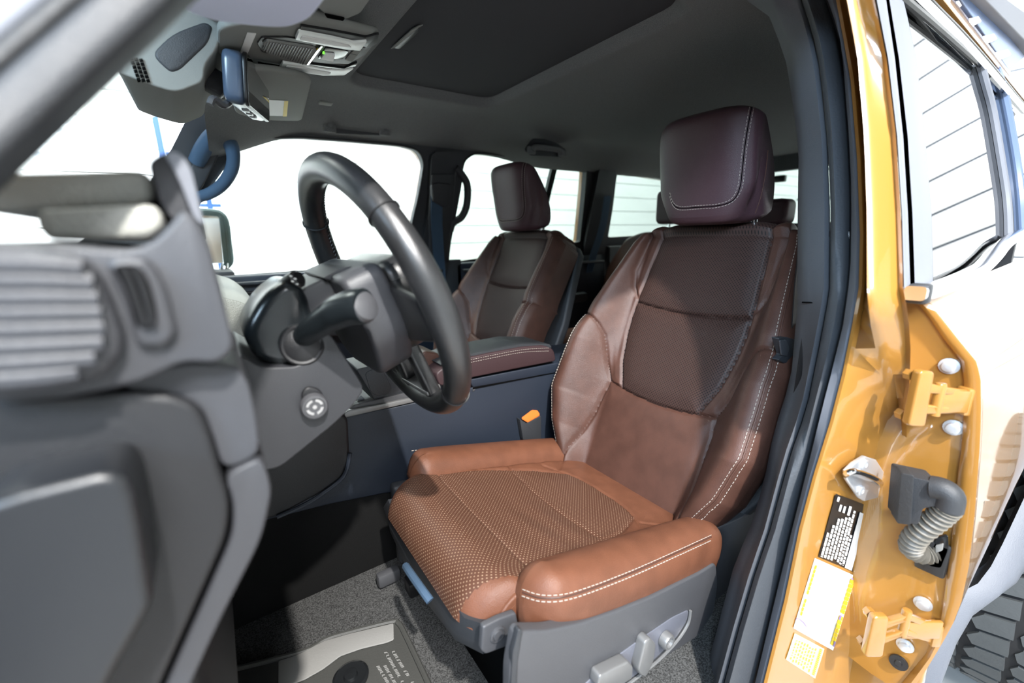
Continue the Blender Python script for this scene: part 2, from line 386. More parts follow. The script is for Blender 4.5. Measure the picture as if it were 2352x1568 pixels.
# roof skin above the headliner
box('roof_panel', (1.33, 1.02, 1.435), (2.85, 1.12, 0.04), M['gold'], ceil, bev=0.02)

# ------------------------------------------------------------------ car body: passenger side, pillars, glass
body = thing('car_body', 'gold painted car body with dark cabin trim around the brown seats', 'car body', (1.2, 0.98, 0.2))
def gmap(a, b, w, t=0.03, o=0.0): return (a, 1.78 - 0.27 * (b - 0.84) + o + w * t, b)
def gp(px, py):
    p = onp(px, py, (0, 1.78, 0.84), (0, 1, 0.27)); return np.array([p[0], p[2]])
def gpl(P, r=0.02, n=5): return [tuple(q) for q in roundpoly([gp(*p) for p in P], r, n)]
W1 = gpl([(452, 640), (430, 575), (452, 470), (520, 375), (548, 333), (596, 317), (690, 315), (800, 323), (925, 334), (962, 345), (975, 375), (962, 450), (945, 520), (915, 608), (700, 622)], 0.03)
W2 = gpl([(1020, 606), (1030, 560), (1044, 490), (1058, 405), (1066, 368), (1088, 352), (1120, 353), (1338, 379), (1348, 388), (1344, 440), (1332, 556), (1200, 580)], 0.02)
W4 = gpl([(1396, 545), (1405, 470), (1418, 397), (1440, 397), (1530, 412), (1590, 422), (1600, 430), (1590, 532), (1560, 536)], 0.02)
x_end = 2.68
outer = [tuple(gp(470, 190)), tuple(gp(392, 345)), tuple(gp(330, 440)), (-0.42, 0.86), (-0.42, 0.80), (x_end, 0.80), (x_end, 1.36), (0.30, 1.36), (0.12, 1.40)]
plate('side_trim', outer, [W1, W2, W4], gmap, M['trim'], body, smooth=False)
plate('door_frame', [(p[0], p[1]) for p in outer], [W1, W2, W4], lambda a, b, w: gmap(a, b, w, 0.022, 0.032), M['gold'], body, smooth=False, label='gold frame edge around the passenger side windows')
for i, Wn in enumerate((W1, W2, W4)):
    c = np.mean(Wn, 0); big = [tuple(c + (np.array(q) - c) * 1.03) for q in Wn]
    plate('window_pane', big, [], lambda a, b, w: gmap(a, b, w, 0.004, 0.056), (M['glass'], M['privacy'], M['privacy'])[i], body, smooth=False)
def gbar(name, P, m, o=-0.012, t=0.03, r=0.01, **k): return plate(name, gpl(P, r), [], lambda a, b, w: gmap(a, b, w, t, o), m, body, smooth=False, **k)
gbar('window_divider', [(1289, 374), (1301, 374), (1277, 470), (1255, 600), (1240, 600), (1265, 470)], M['black'], o=0.06, t=0.02)
# soft seal lip around the two front openings
for Wn, nm in ((W1, 'window_seal'), (W2, 'window_seal')):
    tube(nm, [gmap(a, b, 0, 0, -0.002) for a, b in Wn], 0.004, M['rubber'], body, n=6, closed=True)
# pillar covers
gbar('pillar_cover', [(985, 350), (1050, 352), (1058, 395), (1045, 470), (1028, 560), (1015, 700), (960, 700), (965, 560), (980, 470)], M['trim'], o=-0.03, t=0.03, r=0.03)
gbar('pillar_cover', [(1368, 385), (1408, 392), (1398, 480), (1385, 560), (1360, 700), (1320, 700), (1335, 560), (1352, 470)], M['trim'], o=-0.03, t=0.03, r=0.03)
gbar('beltline_ledge', [(380, 640), (515, 636), (700, 626), (915, 612), (1020, 606), (1100, 602), (1100, 640), (915, 650), (700, 655), (400, 668)], M['dash'], o=-0.02, t=0.03, r=0.01)
box('pillar_foot', (0.88, 1.775, 0.52), (0.10, 0.05, 0.66), M['trim'], body, bev=0.004)
# back of the cabin: tail panel with its window
tail = [(0.30, 0.2), (1.66, 0.2), (1.66, 1.42), (0.30, 1.42)]
tw = [tuple(q) for q in roundpoly([(0.42, 0.985), (1.58, 0.985), (1.50, 1.26), (0.50, 1.26)], 0.05)]
plate('tail_panel', tail, [tw], lambda a, b, w: (2.66 - 0.15 * (b - 0.9) + w * 0.04, a, b), M['trim'], body, smooth=False)
plate('tail_pane', [(0.40, 0.97), (1.60, 0.97), (1.52, 1.28), (0.48, 1.28)], [], lambda a, b, w: (2.69 - 0.15 * (b - 0.9) + w * 0.004, a, b), M['privacy'], body, smooth=False)
box('wiper_motor_cover', at(1787, 411, X=2.62), (0.03, 0.08, 0.035), M['black'], body, bev=0.006)
# lower passenger side doors
pd = thing('passenger_door', 'dark passenger door panel below the bright front window', 'car door', (0.3, 1.76, 0.2))
prism('door_panel', [(-0.35, 1.75, 0.2), (0.86, 1.75, 0.2), (0.86, 1.75, 0.835), (-0.35, 1.75, 0.835)], (0, 0.06, 0), M['console'], pd, bev=0.01)
for zz, hh in ((0.808, 0.012), (0.775, 0.010), (0.70, 0.03)): box('trim_strip', (0.25, 1.742, zz), (1.15, 0.03, hh), M['trim'], pd, bev=0.004)
box('armrest', (0.35, 1.71, 0.62), (0.7, 0.09, 0.05), M['trim'], pd, bev=0.015)
pr = thing('rear_passenger_door', 'dark rear passenger door panel beyond the passenger seat', 'car door', (1.35, 1.76, 0.2))
prism('door_panel', [(0.90, 1.75, 0.2), (1.86, 1.75, 0.2), (1.86, 1.75, 0.84), (0.90, 1.75, 0.835)], (0, 0.06, 0), M['console'], pr, bev=0.01)
box('armrest', (1.35, 1.71, 0.62), (0.6, 0.09, 0.05), M['trim'], pr, bev=0.015)
box('trim_strip', (1.38, 1.742, 0.80), (0.9, 0.03, 0.012), M['trim'], pr, bev=0.004)
quarter = box('quarter_panel', (2.27, 1.76, 0.54), (0.8, 0.06, 0.68), M['trim'], body, bev=0.01)
# windscreen pane
wsP = [at(-120, 470, X=-0.45), at(330, 440, Y=1.70)]
prism('windscreen', [(-0.62, 0.30, 0.98), (-0.62, 1.62, 0.98), (0.02, 1.60, 1.33), (0.02, 0.33, 1.33)], (0.003, 0, 0.005), M['glass'], body, bev=0)

# the driver's door, swung wide open to the left of the view
od = thing('open_driver_door', 'open driver door swung out beyond the left edge of the picture', 'car door', (-0.40, 0.05, -0.1))
dd = np.array([-0.20, -0.98, 0.0]); dd /= np.linalg.norm(dd); dn_ = np.array([-0.98, 0.20, 0.0]); d0 = np.array([-0.40, 0.06, 0.0])
prism('door_shell', roundpoly([d0 + dd * a + np.array([0, 0, z]) for a, z in ((0.0, -0.15), (1.0, -0.15), (1.02, 0.80), (0.0, 0.84))], 0.06), tuple(dn_ * 0.10), M['gold'], od, bev=0.02)
prism('door_card', roundpoly([d0 + dd * a + np.array([0, 0, z]) - dn_ * 0.05 for a, z in ((0.04, 0.0), (0.95, 0.0), (0.97, 0.80), (0.04, 0.83))], 0.06), tuple(dn_ * 0.05), M['trim'], od, bev=0.015)
tube('door_window_frame', cr([d0 + dd * a + np.array([0, 0, z]) + dn_ * 0.03 for a, z in ((0.04, 0.82), (0.25, 1.06), (0.45, 1.26), (0.60, 1.30), (0.92, 1.30), (1.0, 1.22), (1.02, 0.80))], 5), 0.024, M['trim'], od, n=10)

# ---- near A-pillar and roof rail
ap = [at(-300, 500, Y=0.262), at(-100, 318, Y=0.272), at(0, 230, Y=0.278), at(130, 115, Y=0.283), at(262, 0, Y=0.288), at(400, -120, Y=0.30), at(580, -250, Y=0.318)] + [np.array(p) for p in [(0.20, 0.335, 1.225), (0.34, 0.345, 1.28), (0.52, 0.345, 1.30), (0.74, 0.34, 1.30)]]
app = cr(ap, 6)
sec_in = [tuple(p) for p in roundpoly([(-0.020, -0.030), (0.025, -0.030), (0.030, 0.004), (-0.020, 0.004)], 0.012, 4)]
upn = np.array([-0.25, -0.80, 0.55])
sweep('pillar_trim', app, [(a, b) for a, b in [tuple(p) for p in roundpoly([(-0.0165, -0.012), (0.002, -0.012), (0.002, 0.012), (-0.0165, 0.012)], 0.006, 4)]], (0, -1, 0.2), M['trim'], body)
sweep('pillar_seal', app, [tuple(p) for p in roundpoly([(0.002, -0.010), (0.009, -0.010), (0.009, 0.010), (0.002, 0.010)], 0.003, 4)], (0, -1, 0.2), M['rubber'], body)
sweep('pillar_skin', app, [tuple(p) for p in roundpoly([(0.009, -0.012), (0.020, -0.012), (0.020, 0.008), (0.009, 0.008)], 0.004, 4)], (0, -1, 0.2), M['satin'], body)
sweep('roof_side_skin', app, [tuple(p) for p in roundpoly([(0.020, -0.03), (0.06, -0.05), (0.06, 0.0), (0.020, 0.010)], 0.006, 4)], (0, -1, 0.2), M['gold'], body)

# ---- near B-pillar: rows down the picture, columns across the jamb
def col(T):
    T = sorted(T, key=lambda q: q[1]); ys = [q[1] for q in T]; xs = [q[0] for q in T]
    def f(y):
        if y < ys[0]: return xs[0] + (xs[1] - xs[0]) / (ys[1] - ys[0]) * (y - ys[0])
        if y > ys[-1]: return xs[-1] + (xs[-1] - xs[-2]) / (ys[-1] - ys[-2]) * (y - ys[-1])
        return float(np.interp(y, ys, xs))
    return f
def tum(z): return 0.27 * max(0.0, z - 0.86)
def atT(px, py, Y0):
    Y = Y0
    for _ in range(12): p = at(px, py, Y=Y); Y = 0.5 * Y + 0.5 * (Y0 + tum(p[2]))
    return at(px, py, Y=Y)
ROWS = [-110, -50, 0, 45, 90, 135, 180, 240, 300, 360, 420, 480, 540, 600, 660, 700, 745, 800, 860, 915, 970, 1030, 1095, 1155, 1215, 1270, 1325, 1380, 1440, 1500, 1568, 1640]
cA = col([(1700, -50), (1765, 0), (1790, 60), (1815, 130), (1830, 220), (1840, 300), (1845, 360), (1843, 450), (1843, 535), (1842, 700), (1836, 780), (1826, 879), (1800, 960), (1786, 1000), (1771, 1083), (1742, 1197), (1693, 1314), (1650, 1476), (1625, 1568)])
cB = col([(1815, -50), (1839, 0), (1862, 67), (1879, 147), (1897, 313), (1904, 491), (1902, 670), (1882, 778), (1850, 937), (1810, 1050), (1766, 1215), (1732, 1314), (1693, 1446), (1660, 1568)])
cC = col([(1893, 0), (1904, 27), (1925, 103), (1942, 313), (1948, 447), (1946, 625), (1930, 740), (1906, 840), (1880, 940), (1848, 1070), (1809, 1225), (1780, 1345), (1732, 1545)])
cD = col([(1918, 0), (1935, 90), (1951, 180), (1966, 360), (1973, 535), (1970, 660), (1955, 745), (1932, 860), (1904, 970), (1865, 1095), (1833, 1215), (1799, 1380), (1752, 1568)])
cE = col([(1960, 0), (1985, 134), (2000, 313), (2006, 491), (2006, 660), (2012, 735), (2029, 816), (2045, 905), (2054, 969), (2060, 1060), (2056, 1150), (2050, 1200), (2028, 1262), (1997, 1325), (1967, 1390), (1937, 1470), (1905, 1568)])
cF = col([(2009, 0), (2036, 134), (2058, 313), (2069, 491), (2074, 660), (2084, 714), (2092, 778), (2090, 860), (2082, 985), (2082, 1070), (2072, 1200), (2060, 1260), (2033, 1364), (1990, 1480), (1970, 1568)])
def band(name, cols, m, extra=None, back=None, **k):
    G = []
    for y in ROWS:
        r = [atT(c(y) + dx, y, Y0) + np.array(off) for c, dx, Y0, off in cols]
        G.append(r)
    return loft(name, G, m, body, **k)
Z0 = (0, 0, 0)
band('pillar_trim', [(cA, 0, 0.30, (0.10, 0.03, 0)), (cA, 0, 0.30, (0.012, 0.012, 0)), (cA, 4, 0.295, Z0), (cA, 14, 0.285, Z0), (cB, -10, 0.258, Z0), (cB, 0, 0.254, (0.004, 0, 0)), (cB, 2, 0.253, (0.03, 0.01, 0))], M['pillar'], auto=60)
band('weather_seal', [(cB, 0, 0.254, (0.012, 0, 0)), (cB, 4, 0.250, Z0), (cB, 14, 0.243, (-0.004, -0.002, 0)), (cC, -14, 0.236, (-0.004, -0.002, 0)), (cC, -3, 0.231, Z0), (cC, 0, 0.230, (0.012, 0, 0))], M['sealgrey'], auto=60)
band('seal_lip', [(cC, -1, 0.230, (0.010, 0, 0)), (cC, 2, 0.228, (0.004, 0, 0)), (cC, 6, 0.226, (0.006, 0, 0))], M['sealdark'])
band('seal_flange', [(cC, 5, 0.226, (0.006, 0, 0)), (cC, 9, 0.222, (-0.002, 0, 0)), (cD, -4, 0.212, (-0.002, 0, 0)), (cD, 2, 0.208, (0.006, 0, 0))], M['satin'])
jamb = band('door_jamb', [(cD, 0, 0.207, (0.004, 0, 0)), (cD, 10, 0.203, (0, 0, 0)), (cD, 22, 0.200, (-0.002, 0, 0)), (cE, -16, 0.176, (0.002, 0, 0)), (cE, -6, 0.173, (-0.001, 0, 0)), (cE, 4, 0.170, (-0.003, 0, 0)), (cE, 14, 0.166, (0.002, 0, 0)),
      (cF, -12, 0.156, (0.002, 0, 0)), (cF, 0, 0.150, (0, 0, 0)), (cF, 3, 0.150, (0.02, 0.006, 0)), (cF, 3, 0.150, (0.11, 0.05, 0))], M['gold'], auto=50, label='gold painted door jamb of the centre pillar')
# seam between the upper and lower pillar trim
tube('trim_joint', [atT(x, 694 + (x - 1842) * 0.03, Y0) for x, Y0 in ((1843, 0.295), (1856, 0.284), (1890, 0.259), (1899, 0.256))], 0.0012, M['void'], body, n=6)
# gap behind the hinges, dark
box('pillar_inner', (0.785, 0.272, 0.55), (0.02, 0.05, 0.80), M['black'], body, bev=0.01)
rock = [(0.80, 0.10, -0.30), (0.80, 0.30, -0.30), (0.80, 0.30, 0.18), (0.80, 0.10, 0.10)]
prism('rocker_panel', [(0.70, 0.13, -0.15), (0.70, 0.33, -0.15), (0.70, 0.33, 0.18), (0.70, 0.20, 0.18), (0.70, 0.13, 0.10)], (-1.1, 0, 0), M['gold'], body, bev=0.01)
prism('sill_trim', [(0.75, 0.24, 0.17), (0.75, 0.36, 0.17), (0.75, 0.36, 0.20), (0.75, 0.24, 0.195)], (-1.0, 0, 0), M['trim'], body, bev=0.005)

def surf_grid(o, quad, nu, nv, off=0.0006):
    base = wpos(o); me = o.data
    bv = BVHTree.FromPolygons([v.co + base for v in me.vertices], [tuple(p.vertices) for p in me.polygons]); G = []
    q = [np.array(p, float) for p in quad]
    for i in range(nv + 1):
        row = []
        for j in range(nu + 1):
            s, t = j / nu, i / nv; p = (q[0] * (1 - s) + q[1] * s) * (1 - t) + (q[3] * (1 - s) + q[2] * s) * t
            d = Vector(tuple(ray(*p))).normalized(); loc, nor, _, _ = bv.ray_cast(Vector(tuple(CAM)), d)
            if loc is None: loc = Vector(tuple(at(*p, Y=0.19))); nor = -d
            if nor.dot(d) > 0: nor = -nor
            row.append(np.array(loc + nor * off))
        G.append(row)
    return G
def bil(Q, s, t):
    q = [np.array(p, float) for p in Q]; return (q[0] * (1 - s) + q[1] * s) * (1 - t) + (q[3] * (1 - s) + q[2] * s) * t
def sticker_bits(name, Q, rects, m, parent, off):
    V = []; F = []
    for s0, t0, s1, t1 in rects:
        G = surf_grid(jamb, [bil(Q, s0, t0), bil(Q, s1, t0), bil(Q, s1, t1), bil(Q, s0, t1)], 2, 2, off); k = len(V)
        for r in G: V += r
        for i in range(2):
            for j in range(2): F.append((k + i * 3 + j, k + i * 3 + j + 1, k + i * 3 + j + 4, k + i * 3 + j + 3))
    return mk(name, V, F, m, parent, kind='stuff')
# stickers: s runs across the short side, t down the long side
cert = thing('certification_label', 'black label with rows of white print on the gold jamb below the striker', 'label', atT(1945, 1225, 0.19))
Q1 = [(1917, 1132), (2008, 1167), (1967, 1316), (1877, 1277)]
loft('label_sheet', surf_grid(jamb, Q1, 8, 14, 0.0016), M['black'], cert, label='black printed sheet')
rows = []
for s, a, b in ((0.02, 0.60, 0.98), (0.10, 0.46, 0.99), (0.18, 0.34, 0.97), (0.26, 0.32, 0.98), (0.34, 0.28, 0.94), (0.42, 0.26, 0.96), (0.49, 0.14, 0.97), (0.56, 0.5, 0.97), (0.88, 0.44, 0.60), (0.88, 0.64, 0.99)):
    t = a
    while t < b:
        w = rnd.uniform(0.02, 0.07); rows.append((s, t, s + 0.052, min(t + w, b))); t += w + rnd.uniform(0.008, 0.02)
rows += [(0.14, 0.13, 0.19, 0.23), (0.24, 0.13, 0.29, 0.23), (0.36, 0.10, 0.42, 0.24), (0.04, 0.03, 0.09, 0.10)]
sticker_bits('print_row', Q1, rows, M['white'], cert, 0.0032)
sticker_bits('barcode_strip', Q1, [(0.64, 0.13, 0.82, 0.99)], M['white'], cert, 0.0032)
sticker_bits('blue_mark', Q1, [(0.86, 0.22, 0.97, 0.40)], M['blue'], cert, 0.0032)
tl = thing('tire_label', 'white label with yellow bars on the gold jamb below the black label', 'label', atT(1890, 1380, 0.18))
Q2 = [(1869, 1280), (1964, 1322), (1911, 1492), (1820, 1440)]
loft('label_sheet', surf_grid(jamb, Q2, 8, 14, 0.0016), M['white'], tl, label='white printed sheet')
bars = [(0.03, t, 0.075, t + 0.055) for t in np.arange(0.08, 0.50, 0.06)] + [(0.03, t, 0.075, t + 0.055) for t in np.arange(0.56, 0.80, 0.06)]
bars += [(s, t, s + 0.045, t + 0.052) for s in (0.875, 0.925) for t in np.arange(0.06, 0.50, 0.057)] + [(s, t, s + 0.045, t + 0.052) for s in (0.875, 0.925) for t in np.arange(0.55, 0.94, 0.057)]
sticker_bits('yellow_bar', Q2, bars, M['yellow'], tl, 0.0032)
sticker_bits('dark_bar', Q2, [(0.875, 0.54, 0.92, 0.60), (0.93, 0.88, 0.97, 0.95), (0.875, 0.04, 0.92, 0.06)], M['lilac'], tl, 0.0037)
oc = bil(Q2, 0.12, 0.90)
arc = [(oc[0] + 24 * math.cos(a) * 0.5 + 3 * math.sin(a), oc[1] + 7 * math.cos(a) + 11 * math.sin(a)) for a in np.linspace(-2.9, 0.5, 14)]
al = surf_line(jamb, arc, 2, 0.003)
if len(al) > 3: tube('violet_arc', [p for p, _ in al], [0.0009 * (0.3 + 0.7 * math.sin(math.pi * i / (len(al) - 1))) for i in range(len(al))], M['lilac'], tl, n=5)
yl = thing('caution_label', 'small pale yellow label lowest on the gold jamb', 'label', atT(1845, 1505, 0.18))
Q3 = [(1823, 1452), (1891, 1488), (1870, 1556), (1803, 1512)]
loft('label_sheet', surf_grid(jamb, Q3, 6, 8, 0.0016), M['paleyellow'], yl, label='pale yellow sheet')
rr = [(0.84, t, 0.92, t + 0.04) for t in np.arange(0.05, 0.95, 0.06)]
for s in np.arange(0.08, 0.74, 0.09):
    t = 0.08 + rnd.uniform(0, .1)
    while t < 0.85: w = rnd.uniform(0.04, 0.12); rr.append((s, t, s + 0.03, t + w)); t += w + 0.04
sticker_bits('print_row', Q3, rr, M['yellow'], yl, 0.0032)
# striker plate
st = thing('door_striker', 'zinc door striker plate with loop on the gold jamb', 'striker', atT(1981, 1096, 0.18))
sq = [(1978, 1044), (2003, 1052), (2029, 1092), (2028, 1118), (2010, 1138), (1976, 1147), (1965, 1140), (1936, 1098), (1934, 1078), (1952, 1060)]
_sn = surf_grid(jamb, [(1950, 1060), (2010, 1060), (2010, 1130), (1950, 1130)], 1, 1, 0.0)
gN = np.cross(_sn[0][1] - _sn[0][0], _sn[1][0] - _sn[0][0]); gN /= np.linalg.norm(gN); gN = -gN if gN.dot(ray(1980, 1095)) > 0 else gN
sc0 = sum(np.array(q) for r in _sn for q in r) / 4 + gN * 0.009
prism('striker_plate', [onp(*p, sc0 + gN * 0.0, gN) for p in sq], gN * 0.006, M['zinc'], st, bev=0.002)
def onst(px, py, h): return onp(px, py, sc0 + gN * h, gN)
tube('striker_loop', cr([onst(1944, 1092, 0.004), onst(1946, 1086, 0.014), onst(1962, 1082, 0.018), onst(1985, 1088, 0.018), onst(2008, 1098, 0.018), onst(2022, 1108, 0.013), onst(2020, 1112, 0.004)], 4), 0.0042, M['chrome'], st, n=10)
for p in ((1983, 1066), (1975, 1126)): lathe('striker_screw', onst(*p, 0.006), gN, [(0.0001, 0), (0.0085, 0), (0.0085, 0.0025), (0.006, 0.004), (0.0035, 0.004), (0.003, 0.002), (0.0001, 0.002)], M['zinc'], st, 20)
pl1 = surf_grid(jamb, [(2026, 1324)] * 4, 1, 1, 0.0)[0][0]
lathe('jamb_plug', pl1, (-0.6, -0.8, 0), [(0.0001, 0), (0.009, 0), (0.008, 0.002), (0.0001, 0.003)], mat('blue_grey_plug', (0.09, 0.10, 0.18), 0.3), body, label='small blue grey plug')

# ------------------------------------------------------------------ rear door on the driver's side
rd = thing('rear_door', 'gold rear door with tinted window beside the centre pillar', 'car door', (1.2, 0.12, 0.2))
XF = 0.80
fi = col([(2089, 685), (2112, 700), (2137, 730), (2169, 778), (2210, 829), (2216, 870), (2217, 937), (2209, 1050), (2203, 1083), (2191, 1215), (2178, 1314), (2163, 1430), (2129, 1506), (2096, 1545), (2060, 1590)])
fo = col([(2096, 683), (2118, 690), (2143, 704), (2201, 778), (2245, 832), (2253, 873), (2254, 960), (2250, 1040), (2239, 1182), (2226, 1298), (2209, 1380), (2186, 1440), (2127, 1539), (2090, 1590)])
FR = [686, 692, 700, 714, 730, 752, 778, 804, 829, 850, 873, 905, 937, 985, 1040, 1083, 1130, 1182, 1240, 1298, 1340, 1380, 1430, 1470, 1506, 1545, 1590]
G = []; G2 = []; G3 = []
for y in FR:
    a = at(fi(y), y, X=XF + 0.004); b = at(fo(y), y, X=XF); z = a[2]
    inner = np.array([XF + 0.006, 0.24, z]); mid = a + (inner - a) * 0.25 + np.array([0.004, 0, 0]); m2 = a + (inner - a) * 0.6 + np.array([0.012, 0, 0])
    G.append([inner, m2, mid, a + np.array([0.004, 0, 0])])
    G2.append([a + np.array([0.004, 0.002, 0]), a + np.array([-0.003, 0, 0]), (a + b) / 2 + np.array([-0.005, 0, 0]), b + np.array([-0.001, 0, 0]), b + np.array([0.008, 0.0, 0])])
    row = []
    low = sm((0.55 - b[2]) / 0.35)
    for dx in (0.008, 0.05, 0.12, 0.22, 0.35, 0.55, 0.85, 1.2, 1.7):
        dx = dx * (0.26 + 0.74 * float(sm((b[2] - 0.50) / 0.2))) if dx > 0.1 else dx; row.append(b + np.array([dx, -0.006 * math.sin(min(dx, 0.5) * 3.1) + low * 0.10 * dx, dx * 0.03 * sm((b[2] - .7) / .2)]))
    G3.append(row)
loft('door_end_face', G, M['gold'], rd, auto=50, label='gold painted end face of the door with bolts')
loft('door_flange', G2, M['gold'], rd, auto=60)
skin = loft('door_skin', G3, M['gold'], rd, auto=60)
prism('door_lower_return', [(XF + 0.03, 0.07, -0.20), (XF + 0.03, 0.30, -0.20), (XF + 0.03, 0.30, 0.50), (XF + 0.03, 0.10, 0.50), (XF + 0.03, 0.075, 0.40)], (0.03, 0, 0), M['gold'], rd, bev=0.004)
# window surround
def dwp(px, py, d=0.0): return onp(px, py, (0, 0.165 + d, 0.86), (0, 1, -0.27))
WY = [-60, 0, 60, 134, 220, 313, 400, 491, 580, 668]
def dcol(T): return col(T)
e1 = dcol([(2012, 0), (2038, 134), (2059, 313), (2070, 491), (2075, 670)]); e2 = dcol([(2036, 0), (2056, 134), (2075, 313), (2086, 491), (2092, 670)])
e3 = dcol([(2041, 0), (2063, 134), (2083, 313), (2094, 491), (2100, 670)]); e4 = dcol([(2076, 0), (2105, 134), (2125, 313), (2140, 491), (2144, 670)])
def dstrip(name, ca, cb, m, d, **k):
    return loft(name, [[dwp(ca(y), y, d + 0.012), dwp(ca(y) + 2, y, d), dwp((ca(y) + cb(y)) / 2, y, d - 0.002), dwp(cb(y) - 1, y, d), dwp(cb(y), y, d + 0.012)] for y in WY], m, rd, auto=70, **k)
dstrip('frame_moulding', e1, e2, M['satin'], 0.0)
dstrip('frame_gasket', e2, e3, M['void'], 0.006)
dstrip('pillar_applique', e3, e4, M['satin'], 0.0, label='satin grey panel ahead of the window')
gq = [(2060, -30), (2076, 0), (2105, 134), (2125, 313), (2140, 491), (2144, 668), (2222, 640), (2310, 545), (2297, 380), (2275, 250), (2250, 148), (2200, 100), (2110, 20)]
prism('window_pane', [dwp(*p, 0.008) for p in gq], (0, 0.004, 0), M['darkglass'], rd, bev=0, smooth=False)
gq2 = [(2262, 160), (2300, 200), (2352, 260), (2400, 300), (2420, 500), (2345, 535), (2318, 545), (2300, 380), (2280, 250)]
prism('quarter_pane', [dwp(*p, 0.008) for p in gq2], (0, 0.004, 0), M['darkglass'], rd, bev=0, smooth=False)
def dbar(name, P, w, m, d=0.0, **k): return tube(name, cr([dwp(*p, d) for p in P], 5), w, m, rd, n=8, **k)
dbar('window_gasket', [(2030, -40), (2080, 0), (2165, 72), (2250, 148)], 0.0055, M['black'])
dbar('divider_bar', [(2250, 146), (2262, 190), (2280, 260), (2302, 390), (2313, 470), (2316, 548)], 0.008, M['satin'], 0.002)
dbar('divider_gasket', [(2256, 150), (2268, 190), (2290, 280), (2310, 400), (2321, 480), (2324, 545)], 0.004, M['black'], 0.0)
dbar('frame_rail', [(2075, -40), (2112, 0), (2190, 75), (2262, 152), (2352, 255)], 0.008, M['chrome'], -0.004)
dbar('rail_gasket', [(2110, -40), (2138, 0), (2215, 78), (2285, 158), (2352, 240)], 0.003, M['black'], -0.004)
dbar('rear_frame_bar', [(2286, 160), (2305, 220), (2328, 340), (2342, 440), (2348, 530)], 0.010, mat('blue_grey_frame', (0.12, 0.17, 0.28), 0.3), 0.004)
cp = cr([dwp(*p, -0.012) for p in [(2104, 672), (2135, 667), (2178, 652), (2219, 634), (2258, 612), (2287, 585), (2308, 560), (2328, 545), (2352, 534), (2390, 522)]], 5)
sweep('chrome_moulding', cp, [tuple(p) for p in roundpoly([(-0.010, -0.012), (0.008, -0.012), (0.008, 0.010), (-0.010, 0.010)], 0.005, 4)], (0, -1, 0), M['chrome'], rd)
box('moulding_cap', dwp(2112, 674, -0.011), (0.02, 0.022, 0.026), M['trim'], rd, bev=0.004)
prism('belt_gasket', [dwp(*p, -0.002) for p in [(2100, 684), (2108, 690), (2178, 668), (2219, 650), (2260, 628), (2300, 590), (2300, 582), (2258, 618), (2178, 660)]], (0, 0.01, 0), M['black'], rd, bev=0, smooth=False)
# bolts and plugs on the end face
def bolt(px, py, r=0.0075):
    c = at(px, py, X=XF + 0.006); lathe('hinge_bolt', c, (-1, -0.1, 0.02), [(0.0001, 0), (r * 1.45, 0), (r * 1.45, 0.002), (r, 0.0025), (r * 0.95, 0.008), (r * 0.55, 0.009), (0.0001, 0.0085)], M['zinc'], rd, 18, label='zinc bolt head')
for p in ((2180, 840), (2190, 981), (2120, 1385), (2079, 1481)): bolt(*p)
lathe('rubber_plug', at(2064, 1520, X=XF + 0.004), (-1, -0.1, 0.1), [(0.0001, 0), (0.012, 0), (0.0115, 0.003), (0.005, 0.003), (0.004, 0.005), (0.0001, 0.005)], M['black'], rd, 20, label='black rubber plug')
# the two hinges, each a thing between pillar and door
def hinge(name, label, pil, mid, dr, h, up):
    pc = at(*pil, X=0.735); dc = at(*dr, X=XF + 0.002); mc = at(*mid, X=0.755)
    d = dc - pc; d /= np.linalg.norm(d); z = np.array([0, 0, 1.]); n = np.cross(d, z); n /= np.linalg.norm(n)
    t = prism('hinge', roundpoly([pc - d * 0.012 + z * h * 0.62, pc + d * 0.010 + z * h * 0.62, pc + d * 0.014 - z * h * 0.62, pc - d * 0.012 - z * h * 0.62], 0.006), n * 0.012, M['gold'], rd, bev=0.003, label=label)
    for s in (1, -1):
        prism('hinge_arm', roundpoly([pc + z * s * h * 0.36 + d * 0.004, mc + z * s * h * 0.30, dc + z * s * h * 0.26, dc + z * s * h * 0.12, mc + z * s * h * 0.14, pc + z * s * h * 0.12 + d * 0.004], 0.006), n * 0.008, M['gold'], t, bev=0.002)
        cyl('leaf_bolt', pc + z * s * h * 0.45 - n * 0.002 - d * 0.004, -n, 0.0075, 0.010, M['gold'], t, n=6, bev=0.002)
    box('hinge_web', (mc + dc) / 2 + n * 0.006, (np.linalg.norm(dc - mc) * 0.9, h * 0.5, 0.006), M['gold'], t, ax=[d, z, n], bev=0.002)
    cyl('hinge_pin', mc - z * h * 0.36 + n * 0.002, z, 0.006, h * 0.72, M['gold'], t, bev=0.002)
    box('door_leaf', dc + n * 0.004, (0.014, h * 0.62, 0.016), M['gold'], t, ax=[d, z, n], bev=0.003)
hinge('door_hinge', 'upper gold painted hinge between centre pillar and rear door', (2098, 910), (2150, 915), (2208, 918), 0.062, 1)
hinge('door_hinge', 'lower gold painted hinge near the rear tyre', (2003, 1448), (2075, 1425), (2140, 1448), 0.060, 1)
